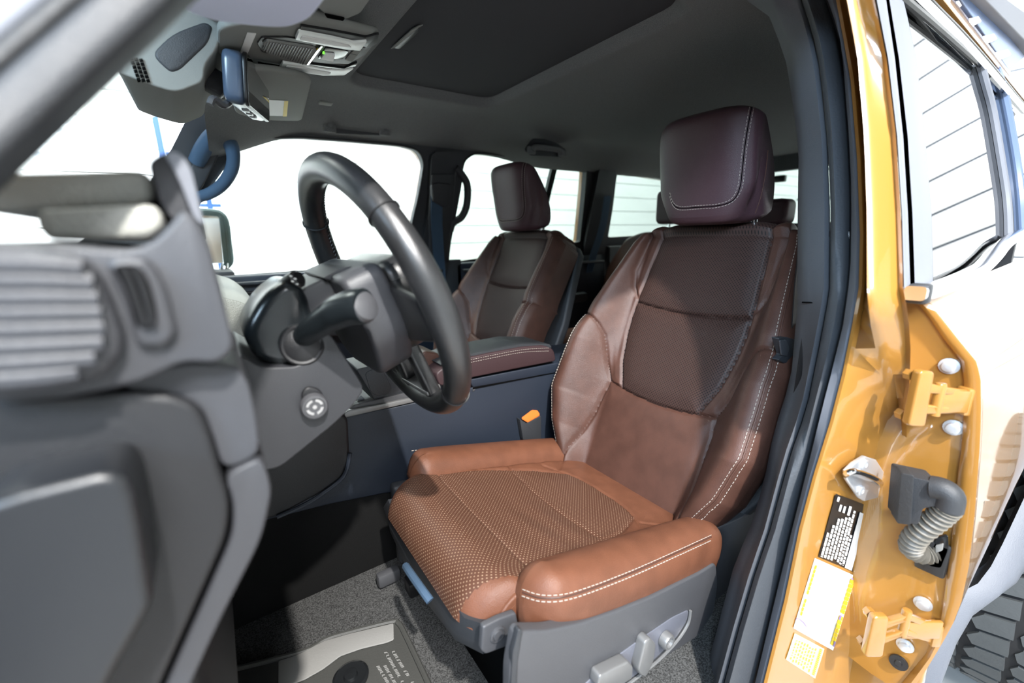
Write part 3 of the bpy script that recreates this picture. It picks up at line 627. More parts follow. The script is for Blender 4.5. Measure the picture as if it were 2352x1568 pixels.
# wiring boot
wb = thing('wiring_boot', 'black plug with ribbed rubber wiring boot in the door gap', 'wiring boot', at(2130, 1190, X=0.76))
prism('plug_body', roundpoly([at(*p, X=0.755) for p in [(2072, 1090), (2096, 1096), (2160, 1110), (2160, 1160), (2120, 1168), (2110, 1205), (2062, 1200)]], 0.004), (0.03, 0.02, 0), M['trim'], wb, bev=0.003, label='black plug housing')
prism('plug_rim', roundpoly([at(*p, X=0.748) for p in [(2070, 1086), (2100, 1092), (2092, 1206), (2060, 1202)]], 0.003), (0.02, 0.012, 0), M['rubber'], wb, bev=0.002)
ep = cr([at(*p, X=0.765) for p in [(2140, 1118), (2165, 1124), (2182, 1140), (2178, 1168)]], 5)
tube('boot_elbow', ep, 0.0155, M['trim'], wb, n=14)
bp = cr([at(*p, X=x) for p, x in [((2178, 1166), 0.765), ((2158, 1186), 0.768), ((2126, 1212), 0.772), ((2100, 1236), 0.778), ((2094, 1258), 0.786), ((2118, 1270), 0.796), ((2140, 1266), 0.806)]], 16)
tube('ribbed_boot', bp, [0.0135 + 0.0022 * math.sin(i * 2 * math.pi / 5.2) for i in range(len(bp))], M['boot'], wb, n=14, label='pale ribbed rubber sleeve')
box('boot_seat', at(2142, 1278, X=0.802), (0.008, 0.034, 0.055), M['sealdark'], wb, bev=0.004)
prism('boot_clip', roundpoly([at(*p, X=0.798) for p in [(2150, 1236), (2178, 1228), (2180, 1262), (2162, 1306), (2132, 1300), (2130, 1284)]], 0.004), (0.004, 0.002, 0), M['gloss'], wb, bev=0.001)
prism('clip_tab', roundpoly([at(*p, X=0.799) for p in [(2150, 1250), (2168, 1246), (2166, 1262), (2150, 1268)]], 0.002), (-0.003, 0, 0), M['matlight'], wb, bev=0.0006)

# ------------------------------------------------------------------ fender flare and tyre
fl = thing('fender_flare', 'grey plastic wheel arch flare beside the rear tyre', 'fender flare', (1.15, 0.06, 0.1))
fx = [1.36, 1.32, 1.28, 1.24, 1.20, 1.15, 1.12]
foo = [(2352, 1262), (2325, 1315), (2295, 1355), (2236, 1385), (2192, 1440), (2142, 1568), (2110, 1660)]; fii = [(2352, 1312), (2335, 1338), (2290, 1372), (2234, 1414), (2197, 1478), (2163, 1568), (2135, 1660)]
Gf = []
for x, a, b in zip(fx, foo, fii):
    p = at(*a, X=x); q = at(*b, X=x + 0.01); Gf.append([p + np.array([-0.01, 0.03, 0]), p, (p + q) / 2 + np.array([-0.004, -0.003, 0.0]), q, q + np.array([0.03, 0.05, 0])])
g0 = Gf[0]
for dv in ((0.10, -0.01, 0.12), (0.25, -0.03, 0.23), (0.44, -0.045, 0.29)): Gf.insert(0, [v + np.array(dv) for v in g0])
loft('flare_lip', Gf, M['flare'], fl, auto=60)
tyre = thing('rear_tyre', 'black off-road rear tyre with chunky tread under the flare', 'tyre', (1.80, 0.2, -0.35))
TC = np.array([1.80, 0.075, 0.05]); TR = 0.40
lathe('tyre_carcass', TC - np.array([0, 0.135, 0]), (0, 1, 0), [(0.0001, 0.02), (0.24, 0.01), (0.33, -0.005), (TR - 0.03, 0.01), (TR - 0.012, 0.035), (TR - 0.008, 0.13), (TR - 0.012, 0.235), (TR - 0.03, 0.26), (0.24, 0.26), (0.0001, 0.25)], M['tyredark'], tyre, 72)
def tblock(P, rr0, rr1):
    bm = bmesh.new(); lo = []; hi = []
    for u, a in P:
        for r, l in ((rr0, lo), (rr1, hi)):
            l.append(bm.verts.new((TC[0] - r * math.cos(a), TC[1] + u, TC[2] + r * math.sin(a))))
    n = len(P); bm.faces.new(lo); bm.faces.new(list(reversed(hi)))
    for i in range(n): bm.faces.new((lo[i], lo[(i + 1) % n], hi[(i + 1) % n], hi[i]))
    return bm
nb = 44
for k in range(-9, 14):
    a0 = k * 2 * math.pi / nb; w = 2 * math.pi / nb
    for P in ([(-0.140, a0 + .06 * w), (-0.085, a0 + .16 * w), (-0.078, a0 + .55 * w), (-0.088, a0 + .92 * w), (-0.140, a0 + .84 * w)],
              [(-0.070, a0 + .30 * w), (-0.012, a0 + .02 * w), (0.0, a0 + .40 * w), (-0.018, a0 + .86 * w), (-0.066, a0 + 1.1 * w)],
              [(0.010, a0 + .40 * w), (0.062, a0 + .10 * w), (0.070, a0 + .55 * w), (0.056, a0 + .95 * w), (0.014, a0 + 1.2 * w)],
              [(0.080, a0 + .1 * w), (0.138, a0 + .06 * w), (0.138, a0 + .84 * w), (0.082, a0 + .9 * w)]):
        out = P[0][0] < -0.08 or P[0][0] > 0.07
        from_bm('tread_block', tblock(P, TR - 0.03, TR - (0.006 if out else 0.0)), M['tyre'], tyre, smooth=False)

# ------------------------------------------------------------------ roof rack ladder seen past the rear door
rk = thing('roof_rack', 'slotted blue grey roof rack rail above the rear door window', 'roof rack', at(2260, 80, Y=0.33))
kb = mat('blue_grey_rack', (0.10, 0.16, 0.30), 0.4)
def rp(px, py, d=0.0): return at(px, py, Y=0.33 + d)
prism('rack_rail', [rp(2188, -30), (rp(2318, 162)), rp(2356, 130), rp(2225, -30)], (0, 0.02, 0.0), kb, rk, bev=0.002)
prism('rack_side_rail', [rp(2236, -30, -0.02), rp(2400, 140, -0.02), rp(2400, 60, -0.02), rp(2275, -30, -0.02)], (0, 0.03, 0), M['satin'], rk, bev=0.003)
for a, b in (((2190, 15), (2207, 8)), ((2224, 52), (2252, 44)), ((2257, 92), (2288, 84)), ((2290, 128), (2320, 120))):
    prism('bright_slot', [rp(a[0] - 4, a[1] - 8, -0.004), rp(b[0] - 4, b[1] - 7, -0.004), rp(b[0] + 3, b[1] + 4, -0.004), rp(b[0], b[1] + 8, -0.004), rp(a[0] + 6, a[1] + 10, -0.004)], (0, 0.004, 0), M['white'], rk, bev=0.001)  # white pieces stand in for bright sky through the slots
roofside = [dwp(2130, -30, 0.0), dwp(2352, 225, 0.0), rp(2352, 190), rp(2200, -30)]
prism('roof_edge', [dwp(2145, -30, -0.004), dwp(2400, 285, -0.004), at(2415, 275, Y=0.32), at(2330, 176, Y=0.32), at(2170, -30, Y=0.32)], (0, 0.02, 0.0), M['gold'], body, bev=0.003)

# ------------------------------------------------------------------ driver's seat
seat = thing('driver_seat', 'brown leather driver seat with perforated cushion, nearest the open door', 'car seat', (0.5, 0.597, 0.2), 'front seats')
YC = 0.597
# --- backrest: u across, v up the reclined back, h out of it
rb_ = math.radians(25); OB = np.array([0.75, YC, 0.42]); VB = np.array([math.sin(rb_), 0, math.cos(rb_)]); NB = np.array([-math.cos(rb_), 0, math.sin(rb_)])
def bw(v): return np.interp(v, [-0.08, -0.04, 0.02, 0.11, 0.20, 0.28, 0.36, 0.47, 0.55, 0.60, 0.75], [0.19, 0.21, 0.245, 0.272, 0.270, 0.266, 0.252, 0.232, 0.218, 0.195, 0.19])
def bb(v): return np.interp(v, [-0.08, 0.0, 0.1, 0.25, 0.35, 0.5, 0.58, 0.75], [0.05, 0.07, 0.09, 0.088, 0.068, 0.035, 0.018, 0.01])
def bui(v): return np.interp(v, [0, 0.25, 0.45, 0.6], [0.13, 0.15, 0.165, 0.175])
insx = lambda v: np.interp(v, [0.10, 0.16, 0.23, 0.30, 0.35, 0.42, 0.59, 0.70], [0.09, 0.107, 0.135, 0.148, 0.152, 0.150, 0.136, 0.13])
SE = []
for sg in (1, -1):
    SE.append([(sg * float(insx(v)), v) for v in np.linspace(0.162, 0.70, 40)])
    SE.append([(sg * a, b) for a, b in ((0.148, 0.167), (0.160, 0.19), (0.170, 0.215), (0.180, 0.25), (0.190, 0.28), (0.205, 0.303), (0.222, 0.316), (0.262, 0.326))])
    SE.append([(sg * a, b) for a, b in ((0.148, 0.167), (0.154, 0.12), (0.156, 0.07), (0.162, 0.02), (0.168, -0.03), (0.17, -0.08))])
    SE.append([(sg * a, b) for a, b in ((0.152, 0.40), (0.172, 0.43), (0.180, 0.47), (0.176, 0.56), (0.165, 0.65))])
SE.append([(u, 0.150 + 0.017 * (u / 0.148) ** 2) for u in np.linspace(-0.148, 0.148, 20)])
SE.append([(u, 0.379 + 0.011 * (u / 0.15) ** 2) for u in np.linspace(-0.15, 0.15, 20)])
def segdist(U, V, lines):
    D = np.full(U.shape, 9.0)
    for ln in lines:
        for (a, b), (c, d) in zip(ln[:-1], ln[1:]):
            ex, ey = c - a, d - b; q = ex * ex + ey * ey + 1e-12
            t = np.clip(((U - a) * ex + (V - b) * ey) / q, 0, 1)
            D = np.minimum(D, np.hypot(U - a - t * ex, V - b - t * ey))
    return D
vr = list(np.linspace(-0.075, 0.562, 200)); sv = []  # spine points: (v, h, nv, nh, vparam)
for v in vr: sv.append((v, 0.0, 0.0, 1.0, v))
for a in np.linspace(0.08, math.pi / 2, 12): sv.append((0.562 + 0.036 * math.sin(a), -0.036 + 0.036 * math.cos(a), math.sin(a), math.cos(a), 0.562 + 0.036 * a))
for d in (0.02, 0.045, 0.07): sv.append((0.598 - d * 0.08, -0.036 - d, 1.0, 0.0, 0.6185 + d))
T = np.linspace(-1, 1, 171); vp = np.array([q[4] for q in sv])[:, None]; w = bw(vp)
Ug = T[None, :] * w; Vg = np.broadcast_to(vp, Ug.shape)
wc = w - 0.032; tt = np.clip((abs(Ug) - bui(vp)) / (wc - bui(vp)), 0, 1); b_ = bb(vp)
Hg = b_ * tt * tt * (3 - 2 * tt) - 0.02 * np.clip((abs(Ug) - wc) / 0.032, 0, 1) ** 2.5
D = segdist(Ug, Vg, SE); Hg = Hg + 0.0055 * (1 - np.exp(-(D / 0.022) ** 2)) - 0.006 * np.exp(-(D / 0.0032) ** 2) - 0.004
Hg = Hg - 0.010 * np.exp(-((Vg - 0.30) / 0.14) ** 2) * np.exp(-(Ug / 0.12) ** 2)
extra = [(0.004, -0.006), (0.007, -0.016), (0.008, -0.03), (0.007, -0.055), (0.002, -0.085), (-0.010, -0.115)]
cols = []
def bpoint(i, u, h):
    v0, h0, nv, nh, _ = sv[i]; return OB + np.array([0, u, 0]) + VB * (v0 + nv * h) + NB * (h0 + nh * h)
nR = len(sv); G = np.zeros((nR, 171 + 12, 3)); GU = np.zeros((nR, 183)); GV = np.zeros((nR, 183))
for i in range(nR):
    wi = float(w[i, 0]); hl = Hg[i, 0]; hr = Hg[i, -1]
    for j, (du, dh) in enumerate(reversed(extra)): G[i, j] = bpoint(i, -wi - du, hl + dh); GU[i, j] = -wi - du - (0.2 if dh < -0.02 else 0)
    for j in range(171): G[i, 6 + j] = bpoint(i, Ug[i, j], Hg[i, j]); GU[i, 6 + j] = Ug[i, j]
    for j, (du, dh) in enumerate(extra): G[i, 177 + j] = bpoint(i, wi + du, hr + dh); GU[i, 177 + j] = wi + du + (0.2 if dh < -0.02 else 0)
    GV[i] = sv[i][4]
def split_grid(G, U, V, cls, spec, parent, prefix_uv):
    a, b = G.shape[:2]; reg = {}
    for i in range(a - 1):
        for j in range(b - 1):
            u = (U[i, j] + U[i + 1, j + 1]) / 2; v = (V[i, j] + V[i + 1, j + 1]) / 2
            reg.setdefault(cls(u, v), []).append((i * b + j, i * b + j + 1, (i + 1) * b + j + 1, (i + 1) * b + j))
    P = G.reshape(-1, 3); UVs = np.stack([U.ravel(), V.ravel()], 1); out = {}
    for key, F in reg.items():
        ids = sorted({q for f in F for q in f}); mp = {q: n for n, q in enumerate(ids)}
        nm, m, lab = spec[key]
        out[key] = mk(nm, P[ids], [[mp[q] for q in f] for f in F], m, parent, uv=UVs[ids], auto=None, label=lab)
    return out
def bcls(u, v):
    a = abs(u); vb = 0.150 + 0.017 * (u / 0.148) ** 2
    if a > 0.40: return 'sideL' if u < 0 else 'sideR'
    if a < insx(v) and v > vb: return 'up' if v > 0.379 + 0.011 * (u / 0.15) ** 2 else 'mid'
    lw = np.interp(v, [-0.08, -0.03, 0.07, 0.12, 0.167], [0.17, 0.168, 0.156, 0.154, 0.148])
    if v <= 0.167 and a < lw and v <= vb: return 'low'
    o = np.interp(a, [0.148, 0.170, 0.190, 0.205, 0.222, 0.262], [0.167, 0.215, 0.28, 0.303, 0.316, 0.326])
    s = 'L' if u < 0 else 'R'
    return ('strip' if v > o and v > 0.15 else 'bol') + s
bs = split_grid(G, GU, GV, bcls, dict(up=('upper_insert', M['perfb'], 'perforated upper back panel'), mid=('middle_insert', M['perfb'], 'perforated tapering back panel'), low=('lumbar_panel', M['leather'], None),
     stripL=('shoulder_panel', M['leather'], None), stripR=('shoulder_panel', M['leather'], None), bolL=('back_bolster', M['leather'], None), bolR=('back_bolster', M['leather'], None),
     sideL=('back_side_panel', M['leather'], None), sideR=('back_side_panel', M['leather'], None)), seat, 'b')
back_shell = prism('back_shell', [tuple(OB + np.array([0, s * x, 0]) + VB * v - NB * 0.105) for s, x, v in [(1, 0.19, -0.06), (1, 0.255, 0.05), (1, 0.255, 0.30), (1, 0.21, 0.56), (1, 0.18, 0.59), (-1, 0.18, 0.59), (-1, 0.21, 0.56), (-1, 0.255, 0.30), (-1, 0.255, 0.05), (-1, 0.19, -0.06)]], tuple(-NB * 0.035), M['trim'], seat, bev=0.01)
# stitching along the outer bolster edges, seen as pale dashes
def bline(fu, v0, v1, n=50):
    l = []
    for v in np.linspace(v0, v1, n):
        i = int(np.argmin(abs(vp[:, 0] - v))); u = fu(v); wi = float(w[i, 0])
        h = float(np.interp(u, Ug[i], Hg[i])) if abs(u) <= wi else (Hg[i, -1] if u > 0 else Hg[i, 0]) - 0.006 - (abs(u) - wi) * 1.5
        n = NB * 0.75 + np.array([0, math.copysign(0.65, u), 0]); n /= np.linalg.norm(n)
        l.append((bpoint(i, u, h) + n * 0.0008, n))
    return l
st_l = [bline(lambda v: float(bw(v)) - 0.011, -0.04, 0.32), bline(lambda v: -float(bw(v)) + 0.017, -0.06, 0.57), bline(lambda v: -float(bw(v)) + 0.006, -0.06, 0.34)]
for sg in (1, -1): st_l.append(bline(lambda v: sg * (float(insx(v)) + 0.007), 0.20, 0.56))
dashes('stitching', st_l[:3], M['thread'], seat, label='cream stitching')
tube('bolster_piping', [p - n * 0.0012 for p, n in bline(lambda v: -float(bw(v)) + 0.0115, -0.06, 0.50)], 0.0022, M['leather'], seat, n=6)
# --- cushion
tc_ = math.radians(14); OC = np.array([0.24, YC, 0.485]); SC = np.array([math.cos(tc_), 0, -math.sin(tc_)]); NC = np.array([math.sin(tc_), 0, math.cos(tc_)])
sv2 = [(s, 0.0, 0.0, 1.0, s) for s in np.linspace(0.57, 0.040, 170)]
for a in np.linspace(0.06, math.pi / 2, 22): sv2.append((0.040 - 0.056 * math.sin(a), -0.056 + 0.056 * math.cos(a), -math.sin(a), math.cos(a), 0.040 - 0.056 * a))
for d in (0.004, 0.009): sv2.append((-0.016, -0.056 - d, -1.0, 0.0, -0.048 - d))
T2 = np.linspace(-1, 1, 121); sp2 = np.array([q[4] for q in sv2])[:, None]
w2 = np.interp(sp2, [-0.2, -0.05, 0.03, 0.10, 0.5], [0.186, 0.188, 0.186, 0.178, 0.172]); U2 = T2[None, :] * w2; S2 = np.broadcast_to(sp2, U2.shape)
cin = lambda s: np.interp(s, [-0.06, 0.0, 0.03, 0.065, 0.08, 0.2, 0.33, 0.415, 0.6], [0.143, 0.152, 0.165, 0.184, 0.170, 0.158, 0.135, 0.10, 0.10])
SEC = [[(u, 0.086) for u in (-0.18, 0.18)], [(u, 0.262 + 0.006 * (u / .15) ** 2) for u in np.linspace(-0.16, 0.16, 9)], [(u, 0.425 - 0.06 * (abs(u) / 0.15) ** 3) for u in np.linspace(-0.15, 0.15, 17)]]
for sg in (1, -1): SEC.append([(sg * float(cin(s)), s) for s in np.linspace(0.07, 0.40, 16)]); SEC.append([(sg * 0.125, 0.40), (sg * 0.15, 0.43), (sg * 0.175, 0.47)])
D2 = segdist(U2, S2, SEC)
H2 = 0.004 * (1 - np.exp(-(D2 / 0.03) ** 2)) - 0.0035 * np.exp(-(D2 / 0.003) ** 2) - 0.006 * np.exp(-(U2 / 0.11) ** 2) * sm((0.5 - S2) / 0.2) * sm((S2 - 0.02) / 0.15)
H2 = H2 - 0.012 * np.clip((abs(U2) - w2 + 0.02) / 0.02, 0, 1) ** 2 + 0.006 * sm((abs(U2) - 0.12) / 0.05) * sm((S2 - 0.08) / 0.1)
H2 = H2 + 0.0018 * np.sin(S2 * 95 + U2 * 16) * np.exp(-((S2 - 0.17) / 0.07) ** 2) * np.exp(-((U2 + 0.07) / 0.09) ** 2)
ex2 = [(0.003, -0.006), (0.004, -0.018), (0.004, -0.04), (0.002, -0.065)]
def cpoint(i, u, h):
    s0, h0, ns, nh, sp = sv2[i]; ds = 0.030 * min(1.0, max(0.0, (abs(u) - 0.135) / 0.052)) ** 1.5 * float(sm((0.14 - sp) / 0.13))
    return OC + np.array([0, u, 0]) + SC * (s0 + ds + ns * h) + NC * (h0 + nh * h)
nR2 = len(sv2); G = np.zeros((nR2, 129, 3)); GU = np.zeros((nR2, 129)); GV = np.zeros((nR2, 129))
for i in range(nR2):
    wi = float(w2[i, 0])
    for j, (du, dh) in enumerate(reversed(ex2)): G[i, j] = cpoint(i, -wi - du, H2[i, 0] + dh); GU[i, j] = -wi - du - 0.3
    for j in range(121): G[i, 4 + j] = cpoint(i, U2[i, j], H2[i, j]); GU[i, 4 + j] = U2[i, j]
    for j, (du, dh) in enumerate(ex2): G[i, 125 + j] = cpoint(i, wi + du, H2[i, -1] + dh); GU[i, 125 + j] = wi + du + 0.3
    GV[i] = sv2[i][4]
# side walls of the front roll stay in line with the roll's own centre
def ccls(u, s):
    a = abs(u)
    if a > 0.4: return 'sideL' if u < 0 else 'sideR'
    if s > 0.425 - 0.06 * (a / 0.15) ** 3 or a > cin(s): return 'rear' if s > 0.2 else 'cornerL' if u < 0 else 'cornerR'
    return 'p1' if s < 0.086 else 'p2' if s < 0.262 + 0.006 * (u / .15) ** 2 else 'p3'
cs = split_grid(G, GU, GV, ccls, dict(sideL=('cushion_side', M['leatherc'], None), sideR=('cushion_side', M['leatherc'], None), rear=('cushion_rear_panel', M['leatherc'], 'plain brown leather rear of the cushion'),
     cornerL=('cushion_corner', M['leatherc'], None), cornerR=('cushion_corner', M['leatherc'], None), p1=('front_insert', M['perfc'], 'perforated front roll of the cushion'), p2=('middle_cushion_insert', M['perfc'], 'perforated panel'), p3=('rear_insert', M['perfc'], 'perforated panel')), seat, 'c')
# front corner sides: plain leather discs closing the roll
for sg in (-1, 1):
    P = [OC + np.array([0, sg * 0.1895, 0]) + SC * s + NC * h for s, h in [(0.070 - 0.054 * math.sin(a), -0.056 + 0.052 * math.cos(a)) for a in np.linspace(0, math.pi / 2, 10)] + [(0.016, -0.062), (0.14, -0.062), (0.14, -0.004)]]
    prism('roll_side', P, (0, -sg * 0.01, 0), M['leatherc'], seat, bev=0.003)
def bolster(sg, name):
    sec = [(0.158, -0.03), (0.164, 0.0), (0.172, 0.020), (0.186, 0.034), (0.204, 0.041), (0.222, 0.042), (0.238, 0.037), (0.249, 0.026), (0.254, 0.010), (0.2555, -0.010), (0.254, -0.028), (0.251, -0.062 if sg < 0 else -0.030), (0.240, -0.074 if sg < 0 else -0.034), (0.20, -0.076 if sg < 0 else -0.036)]
    sec = [tuple(p[:2]) for p in cr([np.array(p) for p in sec], 3, closed=True)]
    G = []; n = len(sec)
    for s in np.concatenate([0.074 - 0.034 * np.cos(np.linspace(0, math.pi / 2, 9)), np.linspace(0.085, 0.455, 40), 0.455 + 0.05 * np.sin(np.linspace(0.1, math.pi / 2, 8))]):
        e = 1.0
        if s < 0.074: e = math.sqrt(max(0.0, 1 - ((0.074 - s) / 0.034) ** 2)) * 0.98 + 0.02
        if s > 0.455: e = math.sqrt(max(0.0, 1 - ((s - 0.455) / 0.0501) ** 2)) * 0.98 + 0.02
        lift = 0.003 * sm((s - 0.1) / 0.3) - (0.006 if sg > 0 else 0) - 0.006 * (1 - e); wid = -0.012 * sm((0.14 - s) / 0.14)
        G.append([OC + SC * s + NC * (0.003 + (h - 0.003) * e + lift) + np.array([0, sg * (0.207 + (u - 0.207) * e + wid * (u > 0.2)), 0]) for u, h in sec + [sec[0]]])
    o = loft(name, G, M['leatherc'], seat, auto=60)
    return o
bn = bolster(-1, 'cushion_bolster'); bf = bolster(1, 'cushion_bolster')
sl = [(1200, 1368), (1240, 1380), (1290, 1379), (1350, 1362), (1450, 1323), (1560, 1274), (1634, 1240)]
l1 = surf_line(bn, sl, 8, 0.0006); l2 = surf_line(bn, [(x + 1, y - 15 + (x - 1203) * 0.006) for x, y in sl], 8, 0.0006)
dashes('stitching', [l for l in (l1, l2) if len(l) > 3], M['thread'], seat, label='cream stitching')
seam('bolster_seam', bn, [(x, y - 8) for x, y in sl], M['leather'], seat, 0.0016, 8)
l3 = [(OC + SC * s + NC * (0.024 + 0.003 * float(sm((s - 0.1) / 0.3))) + np.array([0, 0.2465 - 0.012 * float(sm((0.14 - s) / 0.14)), 0]), np.array([0, 0.6, 0.8])) for s in np.linspace(0.055, 0.45, 60)]
dashes('stitching', [l3], M['thread'], seat, label='cream stitching')
# --- headrest
hr_pts = [(0.922, 0.982), (0.912, 1.06), (0.900, 1.135), (0.898, 1.180), (0.912, 1.197), (0.932, 1.192), (0.965, 1.150), (1.000, 1.095), (1.020, 1.035), (1.022, 0.985), (1.005, 0.968), (0.945, 0.966)]
hp_ = cr([np.array([a, b, 0.]) for a, b in hr_pts], 5, closed=True); hc = np.mean(hp_, 0); G = []
for t in np.linspace(-1, 1, 41):
    e = (1 - abs(t) ** 5.0) ** 0.5 if abs(t) < 1 else 0.02
    e = max(e, 0.02); e = 0.55 + 0.45 * e if abs(t) < 1 else 0.5
    tap = lambda z, x: 1.0 - 0.18 * float(sm((1.045 - z) / 0.085)) * float(sm((0.995 - x) / 0.07))
    G.append([np.array([hc[0] + (p[0] - hc[0]) * e + 0.03 * abs(t) ** 3, YC + 0.002 + 0.122 * t * tap(p[1], p[0]), hc[1] + (p[1] - hc[1]) * (0.25 + 0.75 * e)]) for p in hp_ + [hp_[0]]])
G = [[np.array([0, g[0][1], 0]) * [0, 1, 0] + np.array([np.mean([q[0] for q in g[:-1]]), 0, np.mean([q[2] for q in g[:-1]])])] * len(g) if k in (0, len(G) - 1) else g for k, g in enumerate(G)]
hr = loft('headrest', G, M['headrest'], seat, auto=None, label='dark plum brown headrest with double stitching')
hs = [(1723, 238), (1714, 285), (1706, 335), (1700, 390), (1694, 430), (1680, 456), (1650, 468), (1600, 472), (1562, 474), (1546, 464), (1538, 440)]
h1 = surf_line(hr, hs, 8, 0.0005); h2 = surf_line(hr, [(x + 10 if i < 5 else x + 5 if i == 5 else x, y + (0 if i < 4 else 3 if i == 4 else 6 if i == 5 else 8)) for i, (x, y) in enumerate(hs)], 8, 0.0005)
hx = [(1731, 241), (1745, 280)]
dashes('stitching', [l for l in (h1, h2) if len(l) > 3], M['thread'], hr, ln=0.0045, gap=0.0022, label='cream double stitching')
seam('headrest_seam', hr, [(x + 5 if i < 5 else x + 3 if i == 5 else x, y + (0 if i < 4 else 2 if i == 4 else 4)) for i, (x, y) in enumerate(hs)], M['void'], hr, 0.0011, 8)
seam('headrest_side_seam', hr, [(1764, 345), (1758, 400), (1748, 450), (1735, 490)], M['leather'], hr, 0.0012, 6)
for px, py in ((1590, 520), (1732, 514)):
    c = at(px, py, X=1.008); tube('headrest_post', [c + np.array([0.008, 0, -0.05]), c, c + np.array([-0.003, 0, 0.022])], 0.0062, M['chrome'], seat, n=12, label='chrome post')
    cyl('post_collar', c + np.array([0.002, 0, -0.022]), (0, 0, 1), 0.011, 0.010, M['black'], seat, n=16, bev=0.002)
# --- plastic trim, switches and base
YT = 0.338
so = [(1188, 1450), (1260, 1448), (1337, 1431), (1420, 1402), (1495, 1372), (1608, 1316), (1645, 1292), (1650, 1340), (1640, 1405), (1603, 1462), (1520, 1515), (1440, 1568), (1380, 1610), (1300, 1690), (1170, 1690), (1172, 1540)]
stp = prism('side_trim_panel', roundpoly(L(so, Y=YT), 0.012), (0, 0.018, 0), M['trimgrey'], seat, bev=0.010, seg=5, label='grey plastic side trim with switches')
prism('side_trim_edge', roundpoly(L([(1178, 1500), (1192, 1444), (1202, 1447), (1190, 1520), (1186, 1690), (1166, 1690)], Y=YT - 0.001), 0.004), (0, 0.008, 0), M['trim'], seat, bev=0.002)
sp_ = [(1583, 1400), (1578, 1425), (1555, 1462), (1510, 1508), (1460, 1550), (1380, 1610), (1335, 1580), (1400, 1520), (1480, 1462), (1545, 1418)]
prism('switch_panel', roundpoly(L(sp_, Y=YT - 0.0015), 0.008), (0, 0.006, 0), mat('slate_switch_panel', (0.115, 0.120, 0.145), 0.45, bump=0.2, bscale=900), stp, bev=0.001)
tube('switch_ridge', cr(L([(1586, 1402), (1580, 1432), (1556, 1470), (1512, 1516), (1462, 1556), (1400, 1602)], Y=YT - 0.003), 6), 0.0028, M['silver'], stp, n=8)
def sw(name, P, d, m=M['silver'], Y=YT - 0.003, bev=0.003, r=0.006, **k):
    return prism(name, roundpoly(L(P, Y=Y - d), r), (0, d + 0.004, 0), m, stp, bev=bev, **k)
sw('slide_switch', [(1378, 1552), (1444, 1518), (1456, 1532), (1452, 1560), (1400, 1590), (1372, 1580)], 0.014, label='silver slide switch')
sw('recline_switch', [(1466, 1540), (1482, 1475), (1494, 1464), (1508, 1480), (1502, 1520), (1484, 1556), (1472, 1552)], 0.013, label='silver recline switch')
kc = at(1524, 1464, Y=YT - 0.002); lathe('lumbar_knob', kc, (0, -1, 0), [(0.0001, 0), (0.0135, 0), (0.0135, 0.010), (0.0118, 0.013), (0.0085, 0.013), (0.0075, 0.009), (0.0001, 0.009)], M['silver'], stp, 28, label='silver lumbar knob')
# front lip trim below the perforated roll
ft = [(1190, 1452), (1112, 1440), (1062, 1424), (1010, 1345), (960, 1264), (925, 1216), (903, 1186), (888, 1150)]; fb = [(1190, 1490), (1110, 1502), (1046, 1470), (985, 1390), (940, 1318), (915, 1262), (897, 1222), (884, 1175)]
Gt = [[], [], [], [], []]
for a, b in zip(ft[1:], fb[1:]):
    p = at(*a, Z=0.440); q = at(*b, X=p[0] + 0.004); Gt[0].append(p + np.array([0.045, 0, -0.004])); Gt[1].append(p + np.array([0.003, 0, 0.002])); Gt[2].append((p + q) / 2 + np.array([-0.005, 0, 0])); Gt[3].append(q); Gt[4].append(q + np.array([0.05, 0, -0.004]))
loft('front_trim', Gt, M['trim'], seat, auto=60, label='dark plastic trim under the cushion front')
pn = at(1112, 1440, Z=0.440); YE = 0.396
prism('trim_end_cap', roundpoly(L([(1110, 1440), (1150, 1420), (1186, 1407), (1192, 1440), (1190, 1475), (1116, 1503), (1106, 1495)], Y=YE), 0.004), (0, 0.010, 0), M['trimgrey'], seat, bev=0.003)
bc = at(1142, 1456, Y=YE); lathe('trim_button', bc, (0, -1, 0), [(0.0001, 0), (0.0115, 0), (0.0115, 0.002), (0.0095, 0.003), (0.009, 0.0015), (0.0075, 0.0015), (0.007, 0.0035), (0.0001, 0.004)], M['trimgrey'], seat, 26)
tube('release_lever', cr([at(932, 1300, X=0.196), at(944, 1318, X=0.192), at(970, 1355, X=0.192), at(988, 1380, X=0.196)], 5), 0.0065, M['belt'], seat, n=10, label='blue grey release lever')
prism('seat_base', [(0.27, 0.39, 0.23), (0.74, 0.39, 0.23), (0.74, 0.39, 0.335), (0.27, 0.39, 0.42)], (0, 0.42, 0), M['void'], seat, bev=0.006)
for yy in (0.40, 0.77): box('seat_rail', (0.50, yy, 0.217), (0.52, 0.035, 0.035), M['black'], seat, bev=0.004)
prism('lower_side_cover', roundpoly(L([(1640, 1215), (1700, 1190), (1770, 1145), (1762, 1200), (1700, 1330), (1655, 1420), (1640, 1360)], Y=0.375), 0.012), (0, 0.05, 0), M['trimgrey'], seat, bev=0.006, label='grey cover where cushion meets back')
prism('far_side_trim', [(0.24, 0.80, 0.25), (0.74, 0.80, 0.25), (0.74, 0.80, 0.36), (0.24, 0.80, 0.445)], (0, 0.03, 0), M['trim'], seat, bev=0.01)
rc = at(893, 1330, Z=0.215); box('rail_cap', rc + np.array([0, 0, 0.008]), (0.05, 0.022, 0.03), M['trimgrey'], seat, bev=0.006)
